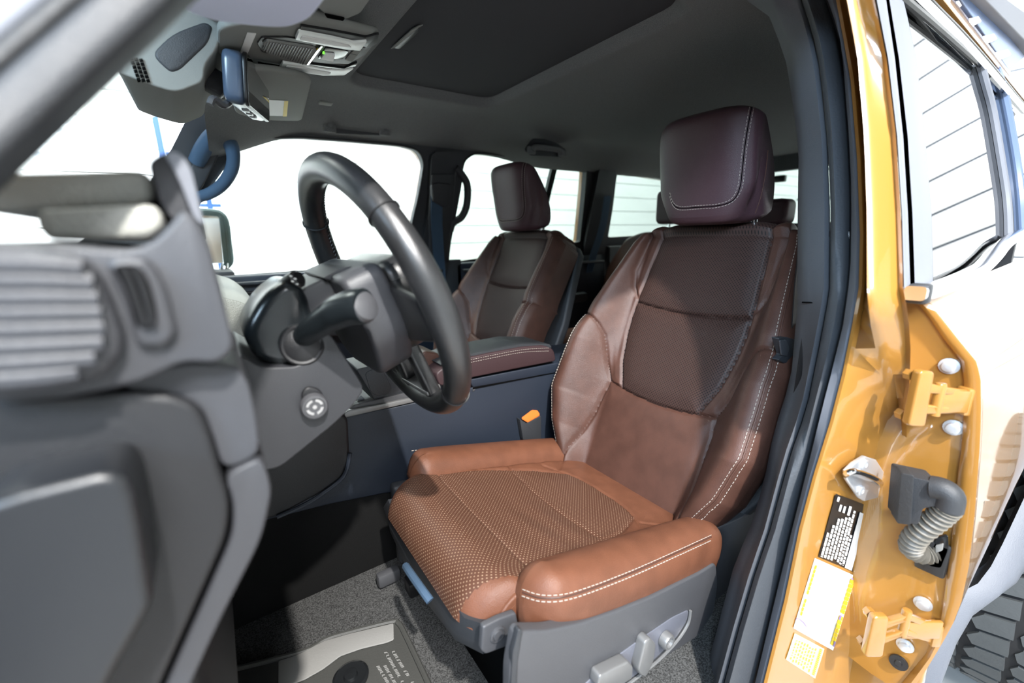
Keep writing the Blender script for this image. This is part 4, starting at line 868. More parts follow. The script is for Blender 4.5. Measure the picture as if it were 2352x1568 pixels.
# --- passenger seat: a copy across the car
pseat = seat.copy(); C.objects.link(pseat); pseat.name = 'passenger_seat'; pseat.location.y += 0.76
pseat['label'] = 'brown leather passenger seat with headrest before the rear side window'
skip = ('slide_switch', 'recline_switch', 'lumbar_knob', 'switch_panel', 'switch_ridge', 'release_lever', 'rail_cap', 'trim_button', 'trim_end_cap')
for ch in list(seat.children):
    if ch.name.split('.')[0] in skip: continue
    c = ch.copy(); C.objects.link(c); c.parent = pseat
    for g in list(ch.children):
        if g.name.split('.')[0] in skip: continue
        d = g.copy(); C.objects.link(d); d.parent = c
# rear seat row
rs = thing('rear_bench', 'brown rear bench seat back seen between the front seats', 'car seat', (1.85, 0.98, 0.2))
prism('bench_back', roundpoly([at(*p, X=1.80) for p in [(1372, 680), (1392, 610), (1432, 548), (1470, 532), (1560, 534), (1900, 520), (2000, 520), (2000, 760), (1372, 760)]], 0.04), (0.12, 0, 0), M['leather'], rs, bev=0.03, seg=4)
box('bench_cushion', (1.55, 0.98, 0.42), (0.5, 1.2, 0.16), M['leather'], rs, bev=0.04, seg=3)
box('bench_base', (1.60, 0.98, 0.26), (0.4, 1.1, 0.14), M['black'], rs, bev=0.01)
def rear_rest(name, label, px, py, X, wd_, ht):
    c = at(px, py, X=X)
    t = prism('headrest', roundpoly([c + np.array([0, sx * wd_ / 2, sz * ht / 2]) for sx, sz in ((-1, -1), (1, -1), (1, 1), (-1, 1))], 0.03), (0.09, 0, 0), M['headrest'], rs, bev=0.02, seg=4)
    for s in (-1, 1): tube('post', [c + np.array([0.045, s * wd_ * 0.22, -ht * 0.9]), c + np.array([0.045, s * wd_ * 0.22, -ht * 0.4])], 0.007, M['chrome'], t, n=8)
rear_rest('rear_headrest', 'dark rear headrest peeking out left of the driver headrest', 1545, 474, 1.80, 0.20, 0.155)
rear_rest('rear_headrest', 'dark rear headrest peeking out right of the driver headrest', 1755, 488, 1.80, 0.16, 0.10)

# ------------------------------------------------------------------ steering wheel and column
SW = np.array([0.188, 0.600, 0.870]); th, yw = 0.351, 0.059
nW = np.array([math.cos(th) * math.cos(yw), math.cos(th) * math.sin(yw), math.sin(th)]); uW = np.cross([0, 0, 1], nW); uW /= np.linalg.norm(uW); vW = np.cross(nW, uW)
whl = thing('steering_wheel', 'black leather steering wheel seen from its dashboard side', 'steering wheel', SW)
def rimp(a, r=0.175, dn=0.0): return SW + r * (math.cos(a) * uW + math.sin(a) * vW) + nW * dn
def wpt(a, b, n): return SW + uW * a + vW * b + nW * n
ra = [2 * math.pi * i / 96 for i in range(96)]
rim = tube('rim', [rimp(a) for a in ra], [0.0172 + 0.0012 * math.cos(2 * a) ** 2 for a in ra], M['wheel'], whl, n=20, closed=True, auto=None)
for a in (2.45, 0.70, 3.95, 5.48):
    tube('rim_joint', [rimp(a, 0.175) + 0.0183 * (math.cos(b) * (math.cos(a) * uW + math.sin(a) * vW) + math.sin(b) * nW) for b in np.linspace(0, 2 * math.pi, 24, endpoint=False)], 0.0011, M['sealdark'], whl, n=6, closed=True)
zz = []
for i in range(150):
    a = 0.1 + i * (2.95 / 150); b = math.pi + (0.13 if i % 2 else -0.13) - 0.55
    zz.append(rimp(a) + 0.0184 * (math.cos(b) * (math.cos(a) * uW + math.sin(a) * vW) + math.sin(b) * nW))
tube('rim_stitching', zz, 0.0011, M['sealdark'], whl, n=5, kind='stuff', label='dark cross stitching inside the rim')
# hub and spokes (uW points across the car, vW up the wheel)
yn = -1 if uW[1] > 0 else 1
def hubprism(name, P, n0, n1, m, bev=0.008, **k): return prism(name, [wpt(a, b, n0) for a, b in P], tuple(nW * (n1 - n0)), m, whl, bev=bev, **k)
hubprism('airbag_cover', roundpoly([np.array([a, b]) for a, b in [(-0.085, 0.055), (0.085, 0.055), (0.092, 0.0), (0.06, -0.075), (-0.06, -0.075), (-0.092, 0.0)]], 0.03), -0.012, 0.035, M['wheel'], 0.014, seg=4)
hubprism('hub_back_cover', roundpoly([np.array([a, b]) for a, b in [(-0.094, 0.062), (0.094, 0.062), (0.10, -0.02), (0.06, -0.082), (-0.06, -0.082), (-0.10, -0.02)]], 0.02), -0.062, -0.010, M['hub'], 0.008, seg=3, label='grey plastic back of the wheel hub')
for s in (1, -1):
    hubprism('spoke', [(s * 0.08, 0.034), (s * 0.162, 0.022), (s * 0.166, -0.034), (s * 0.08, -0.05)], -0.016, 0.012, M['wheel'], 0.008)
    hubprism('lower_spoke', [(s * 0.018, -0.06), (s * 0.038, -0.06), (s * 0.050, -0.160), (s * 0.028, -0.167)], -0.010, 0.010, M['wheel'], 0.005)
hubprism('spoke_accent', [(-0.045, -0.145), (0.045, -0.145), (0.045, -0.152), (-0.045, -0.152)], -0.012, 0.012, M['silver'], 0.002)

colm = thing('steering_column', 'grey steering column shroud between wheel and dashboard', 'steering column', (0.05, 0.60, 0.72))
YS = 0.525
prism('lower_shroud', roundpoly(L([(545, 810), (600, 845), (690, 842), (722, 800), (744, 756), (765, 775), (838, 892), (812, 930), (765, 976), (640, 1076), (590, 1082), (545, 1030)], Y=YS), 0.010), (0, 0.16, 0), M['shroud'], colm, bev=0.008, label='grey lower column shroud')
prism('upper_shroud', roundpoly(L([(684, 668), (742, 640), (790, 650), (826, 668), (812, 690), (770, 740), (735, 745), (700, 720)], Y=YS + 0.03), 0.006), (0, 0.12, 0), M['trimgrey'], colm, bev=0.006)
prism('shroud_cover', roundpoly(L([(738, 640), (790, 614), (850, 606), (910, 612), (925, 640), (880, 655), (822, 664), (790, 650)], Y=YS + 0.02), 0.006), (0, 0.12, 0), M['shroud'], colm, bev=0.006)
prism('switch_pod', roundpoly(L([(560, 775), (566, 742), (600, 684), (652, 644), (690, 650), (712, 690), (716, 716), (742, 752), (738, 790), (720, 828), (694, 846), (640, 848), (585, 826)], Y=YS + 0.012), 0.012), (0, 0.11, 0), M['pod'], colm, bev=0.014, seg=4, label='gloss black switch pod')
kn0 = at(648, 662, Y=YS + 0.04); kn1 = at(688, 638, Y=YS + 0.02); kd = kn1 - kn0
lathe('light_knob', kn0, kd, [(0.0001, 0), (0.0085, 0), (0.0105, np.linalg.norm(kd) * 0.5), (0.0105, np.linalg.norm(kd) * 0.9), (0.008, np.linalg.norm(kd)), (0.0001, np.linalg.norm(kd))], M['black'], colm, 22)
for (x, y) in ((668, 634), (678, 640), (672, 646), (682, 652)): prism('knob_mark', roundpoly(L([(x - 3, y - 2), (x + 3, y - 1), (x + 3, y + 2), (x - 3, y + 1)], Y=YS + 0.0145), 0.0004, 3), (0, 0.002, 0), M['white'], colm, bev=0)
bo = at(694, 792, Y=YS + 0.006); lathe('stalk_boot', bo, (-0.1, -1, 0.15), [(0.0001, -0.01), (0.0235, -0.01), (0.0235, 0.003), (0.0215, 0.005), (0.019, 0.004), (0.016, 0.006), (0.0001, 0.010)], M['dashdark'], colm, 28)
stk = cr([at(698, 772, Y=YS + 0.004), at(722, 752, Y=0.510), at(764, 724, Y=0.485), at(804, 707, Y=0.465), at(838, 702, Y=0.450)], 6)
stk_o = tube('indicator_stalk', stk, np.interp(np.linspace(0, 1, len(stk)), [0, 0.25, 0.5, 0.55, 0.9, 1.0], [0.0125, 0.0145, 0.0165, 0.0178, 0.0190, 0.0185]), M['pod'], colm, n=18, auto=60, label='black indicator stalk')
ax_ = stk[-1] - stk[-4]; ax_ /= np.linalg.norm(ax_)
lathe('stalk_end', stk[-1] - ax_ * 0.001, ax_ * 0.8 + np.array([0.1, -0.35, 0.35]), [(0.0001, -0.002), (0.0178, -0.002), (0.0160, 0.003), (0.010, 0.0062), (0.0001, 0.007)], M['trimgrey'], stk_o, 24, label='pale grey stalk end')
sb_ = L([(692, 905), (705, 888), (735, 893), (752, 925), (745, 955), (700, 960)], Y=YS - 0.004)
prism('tilt_switch_bezel', roundpoly(sb_, 0.006), (0, 0.01, 0), M['dashdark'], colm, bev=0.002)
dc_ = at(720, 930, Y=YS - 0.004); ts_ = lathe('tilt_switch', dc_, (0, -1, 0), [(0.0001, 0), (0.0150, 0), (0.0150, 0.006), (0.0135, 0.009), (0.0110, 0.0095), (0.0105, 0.008), (0.0001, 0.008)], M['trimgrey'], colm, 28, label='round four way tilt switch')
for q in range(4):
    a0 = q * math.pi / 2 + 0.22; P = [dc_ + np.array([rr * math.cos(a), -0.0082, rr * math.sin(a)]) for rr, aa in ((0.0095, np.linspace(a0, a0 + 1.13, 8)), (0.0066, np.linspace(a0 + 1.13, a0, 8))) for a in aa]
    prism('switch_mark', P, (0, 0.0012, 0), M['mark'], ts_, bev=0)
cyl('switch_dot', dc_ + np.array([0, -0.0072, 0]), (0, -1, 0), 0.0024, 0.0012, M['mark'], ts_, n=12)

# ------------------------------------------------------------------ dashboard
dash = thing('dashboard', 'grey dashboard end with ribbed vent surround at the left foreground', 'dashboard', (-0.2, 0.98, 0.6))
prism('dash_core', [(-0.60, 0.33, 0.42), (-0.05, 0.33, 0.42), (-0.05, 0.33, 0.86), (-0.10, 0.33, 0.93), (-0.60, 0.33, 0.96)], (0, 1.32, 0), M['dashdark'], dash, bev=0.02)
prism('passenger_pad', roundpoly([np.array(p) for p in [(-0.30, 0.95, 0.885), (-0.02, 0.95, 0.862), (0.045, 0.95, 0.835), (0.075, 0.95, 0.80), (0.083, 0.95, 0.772), (-0.30, 0.95, 0.772)]], 0.02), (0, 0.68, 0), M['padfar'], dash, bev=0.006, label='pale grey padded passenger side of the dash')
prism('passenger_lower_pad', roundpoly([np.array(p) for p in [(-0.30, 0.95, 0.769), (0.082, 0.95, 0.769), (0.078, 0.95, 0.735), (0.03, 0.95, 0.69), (-0.30, 0.95, 0.68)]], 0.02), (0, 0.68, 0), M['padfar'], dash, bev=0.006)
def dp(name, P, Y, d, m, bev=0.010, r=0.012, seg=4, **k): return prism(name, roundpoly(L(P, Y=Y), r), (0, d, 0), m, dash, bev=bev, seg=seg, **k)
dp('upper_roll', [(-120, 398), (200, 392), (345, 388), (358, 470), (60, 486), (-120, 480)], 0.34, 0.25, M['pad'], 0.008, label='pale, brightly lit upper roll of the dash')
dp('middle_roll', [(78, 482), (360, 468), (380, 520), (345, 548), (110, 552), (84, 525)], 0.315, 0.22, M['pad'], 0.008)
dp('display_hood', [(338, 372), (372, 350), (412, 348), (440, 386), (478, 560), (400, 512), (366, 470)], 0.33, 0.40, M['dash'], 0.006, label='grey end of the display hood')
dp('hood_lip', [(376, 352), (408, 346), (438, 384), (470, 520), (446, 500), (408, 404)], 0.322, 0.02, M['satin'], 0.004)
dp('dash_wing', [(-120, 545), (120, 562), (330, 580), (420, 482), (452, 500), (480, 560), (528, 740), (540, 800), (500, 836), (420, 830), (320, 880), (150, 915), (-120, 935)], 0.268, 0.20, M['dash'], 0.018, r=0.012, label='grey end cap of the dash')
dp('vent_surround', [(228, 592), (330, 588), (362, 622), (384, 668), (408, 768), (380, 800), (312, 800), (300, 760), (280, 690)], 0.262, 0.03, M['dash'], 0.006)
vo = dp('vent_opening', [(252, 608), (316, 606), (340, 640), (358, 700), (362, 752), (312, 756), (298, 700), (280, 650)], 0.2605, 0.012, M['void'], 0.002, r=0.006, label='black side air vent')
for P in ([(282, 612), (300, 650), (322, 715), (332, 750)], [(305, 612), (325, 650), (343, 710), (350, 748)]):
    tube('vent_vane', cr(L(P, Y=0.259), 5), 0.0012, M['black'], vo, n=8)
rf_ = dp('rib_frame', [(-120, 552), (60, 560), (175, 585), (224, 628), (252, 690), (280, 765), (282, 810), (248, 866), (150, 905), (-120, 928)], 0.258, 0.03, M['dash'], 0.007)
ry = [(604, 618), (644, 652), (684, 686), (722, 718), (760, 752), (800, 786), (838, 820), (876, 852)]
for i, (yl_, yr_) in enumerate(ry):
    xr = (190, 214, 226, 234, 240, 238, 220, 180)[i]
    p0 = at(-110, yl_ - (yr_ - yl_) * 0.5 if False else yl_ + 2, Y=0.2575); p1 = at(xr * 0.5, (yl_ + yr_) / 2, Y=0.2565); p2 = at(xr, yr_, Y=0.2575)
    tube('rib', cr([p0, p1, p2], 6), 0.0053, M['dash'], rf_, n=10)
dp('lower_pad', [(284, 886), (340, 850), (440, 832), (545, 842), (572, 880), (590, 960), (598, 1046), (512, 1082), (488, 1000), (462, 935), (405, 908), (300, 900)], 0.285, 0.16, M['dash'], 0.008, label='grey padded corner of the dash')
dp('end_panel', [(-120, 925), (150, 908), (290, 900), (400, 910), (450, 930), (480, 985), (508, 1090), (528, 1150), (523, 1228), (478, 1330), (372, 1568), (300, 1740), (-120, 1740)], 0.278, 0.05, M['dashdark'], 0.006, label='dark flat end panel of the dash')
dp('panel_boss', [(-120, 1172), (230, 1088), (282, 1092), (308, 1130), (322, 1200), (350, 1390), (330, 1430), (250, 1568), (180, 1740), (-120, 1740)], 0.240, 0.045, M['boss'], 0.022, r=0.03, seg=8, label='raised panel with bright top ledge')
dp('panel_edge', [(514, 1092), (600, 1052), (616, 1090), (624, 1130), (602, 1235), (505, 1425), (425, 1600), (360, 1740), (312, 1740), (386, 1568), (490, 1335), (536, 1230), (536, 1150)], 0.282, 0.06, M['dash'], 0.006)
# knee panel beside the console, and the dark footwell front
prism('knee_panel', roundpoly(L([(540, 960), (700, 900), (800, 960), (804, 1050), (788, 1096), (740, 1132), (638, 1187), (560, 1205)], Y=0.80), 0.01), (0, 0.12, 0), M['dashdark'], dash, bev=0.006)
tube('knee_panel_lip', cr(L([(804, 1040), (790, 1092), (742, 1132), (700, 1158), (636, 1187)], Y=0.797), 5), 0.004, M['console'], dash, n=8)
fw = prism('trim_1', [(-0.10, 0.33, 0.2), (-0.10, 1.66, 0.2), (-0.42, 1.66, 0.62), (-0.42, 0.33, 0.62)], (-0.04, 0, -0.03), M['carpet'], bev=0); tag(fw, kind='structure')

# ------------------------------------------------------------------ centre console
con = thing('center_console', 'blue grey centre console with brown padded armrest lid', 'console', (0.45, 0.99, 0.2))
YK = 0.885
prism('console_side', L([(540, 1215), (640, 1140), (700, 1010), (792, 957), (972, 920), (1085, 890), (1300, 850), (1420, 830), (1420, 1210), (1180, 1180), (1000, 1120), (880, 1134), (760, 1158), (640, 1188)], Y=YK), (0, 0.20, 0), M['console'], con, bev=0.004, label='blue grey side of the console')
prism('console_rail', L([(1075, 872), (1285, 832), (1400, 812), (1400, 836), (1300, 852), (1088, 890)], Y=YK - 0.004), (0, 0.18, 0), M['console'], con, bev=0.003)
prism('tunnel_carpet', [(-0.30, YK + 0.006, 0.19), (0.9, YK + 0.006, 0.19), (0.9, YK + 0.006, 0.50), (-0.30, YK + 0.006, 0.50)], (0, 0.18, 0), mat('shaded_tunnel_carpet', (0.012, 0.012, 0.012), 0.98, bump=0.6, bscale=700, spec=0.03), con, bev=0.01)  # carpet colour darkened to stand in for wheel and column shadow
tube('rail_gap', L([(1086, 891), (1290, 851), (1400, 831)], Y=YK - 0.0015), 0.0025, M['void'], con, n=6)
prism('armrest_lid', roundpoly(L([(1000, 858), (1040, 830), (1120, 812), (1200, 797), (1250, 793), (1272, 802), (1278, 829), (1180, 848), (1072, 870), (1010, 888)], Y=YK - 0.012), 0.012), (0, 0.125, 0), M['lid'], con, bev=0.012, seg=4, label='plum brown padded armrest lid')
prism('lid_top', roundpoly(L([(1010, 838), (1060, 818), (1200, 790), (1262, 790), (1268, 798), (1200, 802), (1040, 836)], Y=YK - 0.004), 0.004), (0, 0.115, 0), M['trim'], con, bev=0.004)
dashes('stitching', [[(p, np.array([0, -0.8, 0.6])) for p in cr(L(P, Y=YK - 0.0135), 8)] for P in ([(1040, 835), (1120, 818), (1200, 803), (1262, 799)], [(1040, 841), (1120, 824), (1200, 809), (1262, 806)])], M['thread'], con, ln=0.004, label='pale double stitching')
lidr = [at(1266, 797, Y=YK), at(1240, 788, Y=0.93), at(1180, 773, Y=1.02)]
tube('lid_edge', cr(lidr, 4), 0.0025, M['chrome'], con, n=8)
prism('armrest_nose', roundpoly(L([(946, 838), (976, 806), (1010, 812), (1020, 860), (1010, 886), (985, 872), (950, 846)], Y=0.93), 0.008), (0, 0.10, 0), M['leather'], con, bev=0.010, seg=4, label='brown leather nose of the armrest')
dashes('stitching', [[(p, np.array([0.3, -0.9, 0.3])) for p in cr(L(P, Y=0.9285), 6)] for P in ([(1006, 838), (998, 848), (996, 866)], [(1012, 840), (1004, 852), (1003, 870)])], M['thread'], con, ln=0.004)
prism('shifter_panel', roundpoly(L([(818, 848), (905, 828), (950, 846), (1010, 890), (1008, 905), (968, 905), (880, 926), (862, 924), (850, 900)], Y=YK + 0.01), 0.006), (0, 0.10, 0), M['trim'], con, bev=0.004, label='dark raised panel with oval inset')
prism('oval_inset', roundpoly(L([(838, 856), (862, 846), (884, 858), (900, 890), (894, 904), (870, 910), (852, 902)], Y=YK + 0.0085), 0.008), (0, 0.004, 0), M['trim'], con, bev=0.0012)
prism('sloping_ledge', L([(878, 840), (912, 826), (1030, 884), (1014, 900)], Y=YK + 0.006), (0, 0.03, 0), M['console'], con, bev=0.002)
cyl('ledge_screw', at(1018, 902, Y=YK + 0.002), (0, -1, 0.3), 0.006, 0.006, M['silver'], con, n=12, bev=0.002)
prism('bright_strip', L([(790, 950), (800, 943), (968, 910), (975, 918), (792, 960)], Y=YK - 0.003), (0, 0.02, 0), M['silver'], con, bev=0.002, label='satin silver trim strip')
prism('strip_ledge', L([(800, 943), (812, 930), (940, 900), (968, 910)], Y=YK + 0.004), (0, 0.02, 0), M['trimgrey'], con, bev=0.002)
for P, m in (([(806, 940), (812, 928), (832, 922), (836, 932)], M['gloss']), ([(832, 932), (832, 924), (848, 922), (856, 930)], M['chrome']), ([(820, 918), (836, 914), (838, 917), (822, 921)], M['satin'])):
    prism('console_switch', L(P, Y=YK + 0.02), (0, 0.02, 0), m, con, bev=0.001)
prism('console_latch', L([(1086, 884), (1092, 884), (1092, 896), (1086, 900)], Y=YK - 0.002), (0, 0.004, 0), M['trimgrey'], con, bev=0.001)
box('console_far_body', (0.42, 1.11, 0.40), (0.66, 0.06, 0.34), M['trim'], con, bev=0.01)

# seat belt buckle between seat and console
bk = thing('seat_belt_buckle', 'black belt buckle with orange release button beside the driver seat', 'buckle', at(1220, 1020, Y=0.868))
prism('buckle_body', roundpoly(L([(1194, 962), (1210, 972), (1243, 955), (1243, 1016), (1214, 1026), (1202, 1010)], Y=0.868), 0.003), (0, 0.016, 0), M['trim'], bk, bev=0.0015)
prism('release_button', roundpoly([at(1198, 962, Y=0.868), at(1212, 970, Y=0.868), at(1240, 954, Y=0.872), at(1234, 945, Y=0.884), at(1222, 944, Y=0.884)], 0.003), (0, 0, 0.004), M['orange'], bk, bev=0.001, label='orange release button')
prism('buckle_stalk', L([(1216, 1020), (1240, 1014), (1262, 1026), (1256, 1044), (1230, 1044)], Y=0.872), (0, 0.008, 0), M['black'], bk, bev=0.001)
prism('buckle_tag', L([(1240, 1018), (1254, 1015), (1262, 1024), (1258, 1028)], Y=0.866), (0, 0.003, 0), M['white'], bk, bev=0.0008)

# ------------------------------------------------------------------ belts, handles and small roof fittings
def ribbon(name, P, wid, m, parent, t=0.0015, Yp=None, pl=None, **k):
    q = cr([onp(*p, *pl) for p in P], 5); V = []; F = []
    for i, p in enumerate(q):
        d = q[min(i + 1, len(q) - 1)] - q[max(i - 1, 0)]; n = np.array(pl[1], float); n /= np.linalg.norm(n); s = np.cross(d, n); s /= np.linalg.norm(s)
        V += [p + s * wid / 2 - n * t, p - s * wid / 2 - n * t, p - s * wid / 2 + n * t, p + s * wid / 2 + n * t]
        if i: F += [(4 * (i - 1) + j, 4 * (i - 1) + (j + 1) % 4, 4 * i + (j + 1) % 4, 4 * i + j) for j in range(4)]
    F += [(0, 1, 2, 3), (4 * len(q) - 4, 4 * len(q) - 3, 4 * len(q) - 2, 4 * len(q) - 1)]
    return mk(name, V, F, m, parent, auto=30, **k)
def gpl_(o): return ((0, 1.78 + o, 0.84), (0, 1, 0.27))
pb = thing('passenger_seat_belt', 'dark grey belt tinted by blue daylight, hanging from the far centre pillar behind the steering wheel', 'seat belt', onp(1010, 600, *gpl_(-0.05)))
ribbon('webbing', [(1004, 440), (1003, 500), (1006, 560), (1012, 640), (1020, 720)], 0.050, M['belt'], pb, pl=gpl_(-0.052))
prism('belt_guide', roundpoly([onp(*p, *gpl_(-0.045)) for p in [(986, 425), (1000, 420), (1030, 424), (1030, 470), (1018, 478), (990, 462)]], 0.008), (0, -0.022, 0), M['trim'], pb, bev=0.005)
prism('height_slider', roundpoly([onp(*p, *gpl_(-0.032)) for p in [(990, 400), (1040, 400), (1042, 412), (1034, 520), (1020, 640), (985, 640), (982, 500)]], 0.01), (0, -0.012, 0), M['trim'], pb, bev=0.004)
pb2 = thing('rear_seat_belt', 'dark grey belt tinted by blue daylight on the far rear pillar beyond the passenger seat', 'seat belt', onp(1365, 600, *gpl_(-0.05)))
ribbon('webbing', [(1396, 450), (1384, 520), (1362, 590), (1340, 680)], 0.050, M['belt'], pb2, pl=gpl_(-0.055))
box('belt_stop', onp(1334, 672, *gpl_(-0.058)), (0.014, 0.006, 0.026), M['satin'], pb2, bev=0.002)
db = thing('driver_seat_belt', 'black belt tongue and webbing hanging on the near pillar beside the seat', 'seat belt', at(1820, 800, Y=0.335))
prism('webbing', L([(1836, 560), (1852, 560), (1852, 985), (1796, 990), (1800, 900), (1815, 820), (1826, 660)], Y=0.345), (0, 0.002, 0), M['sealdark'], db, bev=0)
prism('belt_tongue', roundpoly(L([(1788, 776), (1808, 774), (1828, 780), (1832, 815), (1820, 832), (1800, 834), (1788, 826), (1800, 815)], Y=0.332), 0.004), (0, 0.012, 0), M['trim'], db, bev=0.003)
prism('tongue_inlay', roundpoly(L([(1792, 782), (1806, 780), (1814, 800), (1808, 818), (1796, 816)], Y=0.330), 0.003), (0, 0.003, 0), M['trimgrey'], db, bev=0.001)
prism('belt_stop', roundpoly(L([(1816, 782), (1846, 782), (1846, 830), (1816, 836)], Y=0.338), 0.003), (0, 0.008, 0), M['black'], db, bev=0.002)

gh = thing('pillar_grab_handle', 'grab handle tinted by blue daylight on the far windscreen pillar', 'grab handle', onp(505, 380, *gpl_(-0.06)))
hpth = cr([onp(x, y, *gpl_(o)) for x, y, o in [(452, 372, -0.01), (468, 340, -0.03), (492, 312, -0.045), (516, 314, -0.05), (534, 344, -0.055), (534, 384, -0.06), (514, 420, -0.06), (486, 442, -0.055), (458, 452, -0.03), (440, 462, -0.01)]], 6)
tube('handle_loop', hpth, np.interp(np.linspace(0, 1, len(hpth)), [0, 0.3, 0.5, 1], [0.022, 0.024, 0.018, 0.016]), M['belt'], gh, n=14)
prism('handle_base', roundpoly([onp(*p, *gpl_(-0.02)) for p in [(440, 380), (472, 318), (505, 292), (520, 310), (500, 360), (470, 420), (440, 470), (425, 430)]], 0.02), (0, 0.03, 0), M['trim'], gh, bev=0.008)
gh2 = thing('pillar_grab_handle', 'dark grab handle on the far centre pillar by the rear window', 'grab handle', onp(1065, 450, *gpl_(-0.06)))
hp2 = cr([onp(x, y, *gpl_(-0.03)) for x, y in [(1046, 385), (1058, 398), (1073, 425), (1072, 470), (1060, 498), (1040, 512), (1034, 530)]], 6)
tube('handle_loop', hp2, 0.0155, M['trim'], gh2, n=12)
tube('handle_stem', cr([onp(x, y, *gpl_(-0.028)) for x, y in [(1046, 385), (1042, 440), (1036, 500), (1030, 540)]], 5), 0.010, M['trim'], gh2, n=10)
def grip(label, P, Y):
    t = thing('assist_grip', label, 'assist grip', at(*P[len(P) // 2], Y=Y), 'roof assist grips')
    q = cr(L(P, Y=Y), 6); tube('grip_bar', q, 0.0125, M['head'], t, n=12)
    for e in (q[0], q[-1]): box('grip_mount', e + np.array([0, 0.004, 0.002]), (0.040, 0.014, 0.030), M['head'], t, bev=0.005)
    prism('grip_recess', roundpoly([p + np.array([0, 0.012, 0]) for p in L([(P[0][0] - 14, P[0][1] - 4), (P[0][0] + 6, P[0][1] - 30), (P[-1][0] - 20, P[-1][1] - 34), (P[-1][0] + 14, P[-1][1] - 8), (P[-1][0] + 6, P[-1][1] + 8), (P[0][0], P[0][1] + 10)], Y=Y)], 0.012), (0, 0.004, 0), M['trim'], t, bev=0.002)
grip('dark assist grip on the roof edge above the front passenger window', [(758, 294), (762, 278), (790, 272), (840, 277), (872, 284), (884, 302)], 1.60)
grip('dark assist grip on the roof edge above the rear passenger window', [(1222, 346), (1230, 338), (1260, 340), (1285, 344), (1292, 352)], 1.49)
cl = at(748, 237, Z=1.318); box('roof_clip', cl, (0.035, 0.028, 0.006), M['headgrey'], ceil, bev=0.003)

# passenger sun visor
vz = thing('passenger_sun_visor', 'grey passenger sun visor with a white warning label behind the mirror', 'sun visor', (0.2, 1.3, 1.28))
VP, VN = (0.2, 1.3, 1.268), (-0.22, 0.0, 1.0)
prism('visor_panel', roundpoly([onp(*p, VP, VN) for p in [(560, 140), (650, 150), (716, 168), (692, 268), (610, 266), (540, 250), (520, 190)]], 0.03), (0, 0, -0.012), M['headgrey'], vz, bev=0.005)
prism('visor_label', [onp(*p, VP, VN) - np.array([0, 0, 0.0126]) for p in [(612, 214), (660, 217), (657, 254), (612, 252)]], (0, 0, -0.0006), M['white'], vz, bev=0, label='white warning label')
prism('label_stripe', [onp(*p, VP, VN) - np.array([0, 0, 0.0134]) for p in [(651, 217), (660, 217), (657, 254), (648, 254)]], (0, 0, -0.0004), M['yellow'], vz, bev=0)
vd = thing('driver_sun_visor', 'blurred blue grey driver sun visor edge at the top of the picture', 'sun visor', at(620, 30, Z=1.17))
prism('visor_panel', roundpoly([at(*p, Z=1.165) for p in [(330, -40), (440, 34), (500, 52), (600, 64), (660, 66), (712, 48), (750, 0), (800, -80), (820, -160), (300, -160)]], 0.03), (0, 0, 0.012), mat('lilac_grey_visor', (0.50, 0.52, 0.66), 0.7, bump=0.2, bscale=900), vd, bev=0.004)

# overhead console
oc_ = thing('overhead_console', 'overhead console with two white lamp lenses and ribbed holder', 'overhead console', (0.24, 0.977, 1.28))
OP, ON = (0.22, 0.977, 1.292), (-0.28, 0.0, 1.0)
def op(name, P, d, th_, m, bev=0.002, r=0.004, par=None, **k): return prism(name, roundpoly([onp(*p, OP, ON) - np.array([0, 0, d]) for p in P], r), (0, 0, -th_), m, par or oc_, bev=bev, **k)
op('console_body', [(500, 62), (690, 30), (840, 70), (872, 76), (864, 96), (822, 150), (780, 167), (720, 162), (570, 132), (500, 128)], -0.012, 0.014, M['headgrey'], 0.005, r=0.02)
op('shadow_rim', [(690, 50), (760, 62), (840, 78), (870, 70), (866, 92), (830, 112), (840, 100), (780, 92), (690, 72)], 0.002, 0.004, M['black'])
lens_ = op('lamp_lens', [(684, 58), (700, 60), (760, 72), (810, 84), (842, 82), (826, 104), (790, 100), (740, 90), (676, 76)], 0.004, 0.006, M['lens'], 0.002, label='white lamp lens nearer the door')
op('lens_inner', [(692, 64), (740, 74), (800, 88), (806, 94), (760, 88), (686, 74)], 0.0102, 0.0012, M['white'], 0.0005, par=lens_)
lens_ = op('lamp_lens', [(648, 131), (700, 138), (750, 148), (785, 150), (812, 146), (790, 162), (740, 162), (690, 154), (640, 146)], 0.004, 0.006, M['lens'], 0.002, label='white lamp lens farther from the door')
op('lens_inner', [(656, 136), (720, 146), (760, 154), (752, 160), (690, 152), (650, 143)], 0.0102, 0.0012, M['white'], 0.0005, par=lens_)
op('holder_recess', [(590, 92), (600, 78), (660, 78), (740, 92), (728, 106), (706, 140), (650, 128), (600, 112)], 0.002, 0.003, M['black'])
hd_ = op('holder_door', [(602, 88), (612, 80), (720, 98), (726, 104), (702, 138), (650, 128), (612, 112)], 0.004, 0.004, M['headgrey'], 0.002, label='ribbed sunglasses holder door')
for i in range(17):
    f = i / 16; a = np.array([614, 82]) * (1 - f) + np.array([716, 99]) * f; b = np.array([604, 104]) * (1 - f) + np.array([694, 136]) * f
    tube('holder_rib', [onp(*a, OP, ON) - np.array([0, 0, 0.0082]), onp(*b, OP, ON) - np.array([0, 0, 0.0082])], 0.0013, M['silver'], hd_, n=6)
op('bright_bar', [(724, 106), (736, 92), (740, 94), (708, 138), (702, 138)], 0.006, 0.003, M['chrome'], 0.0008, r=0.001)
op('button_panel', [(742, 94), (800, 104), (850, 100), (838, 118), (800, 140), (744, 138), (714, 134)], 0.003, 0.003, M['trimgrey'], 0.001)
op('button_recess', [(748, 98), (790, 104), (800, 108), (786, 126), (728, 124)], 0.0062, 0.002, M['gloss'], 0.0008)
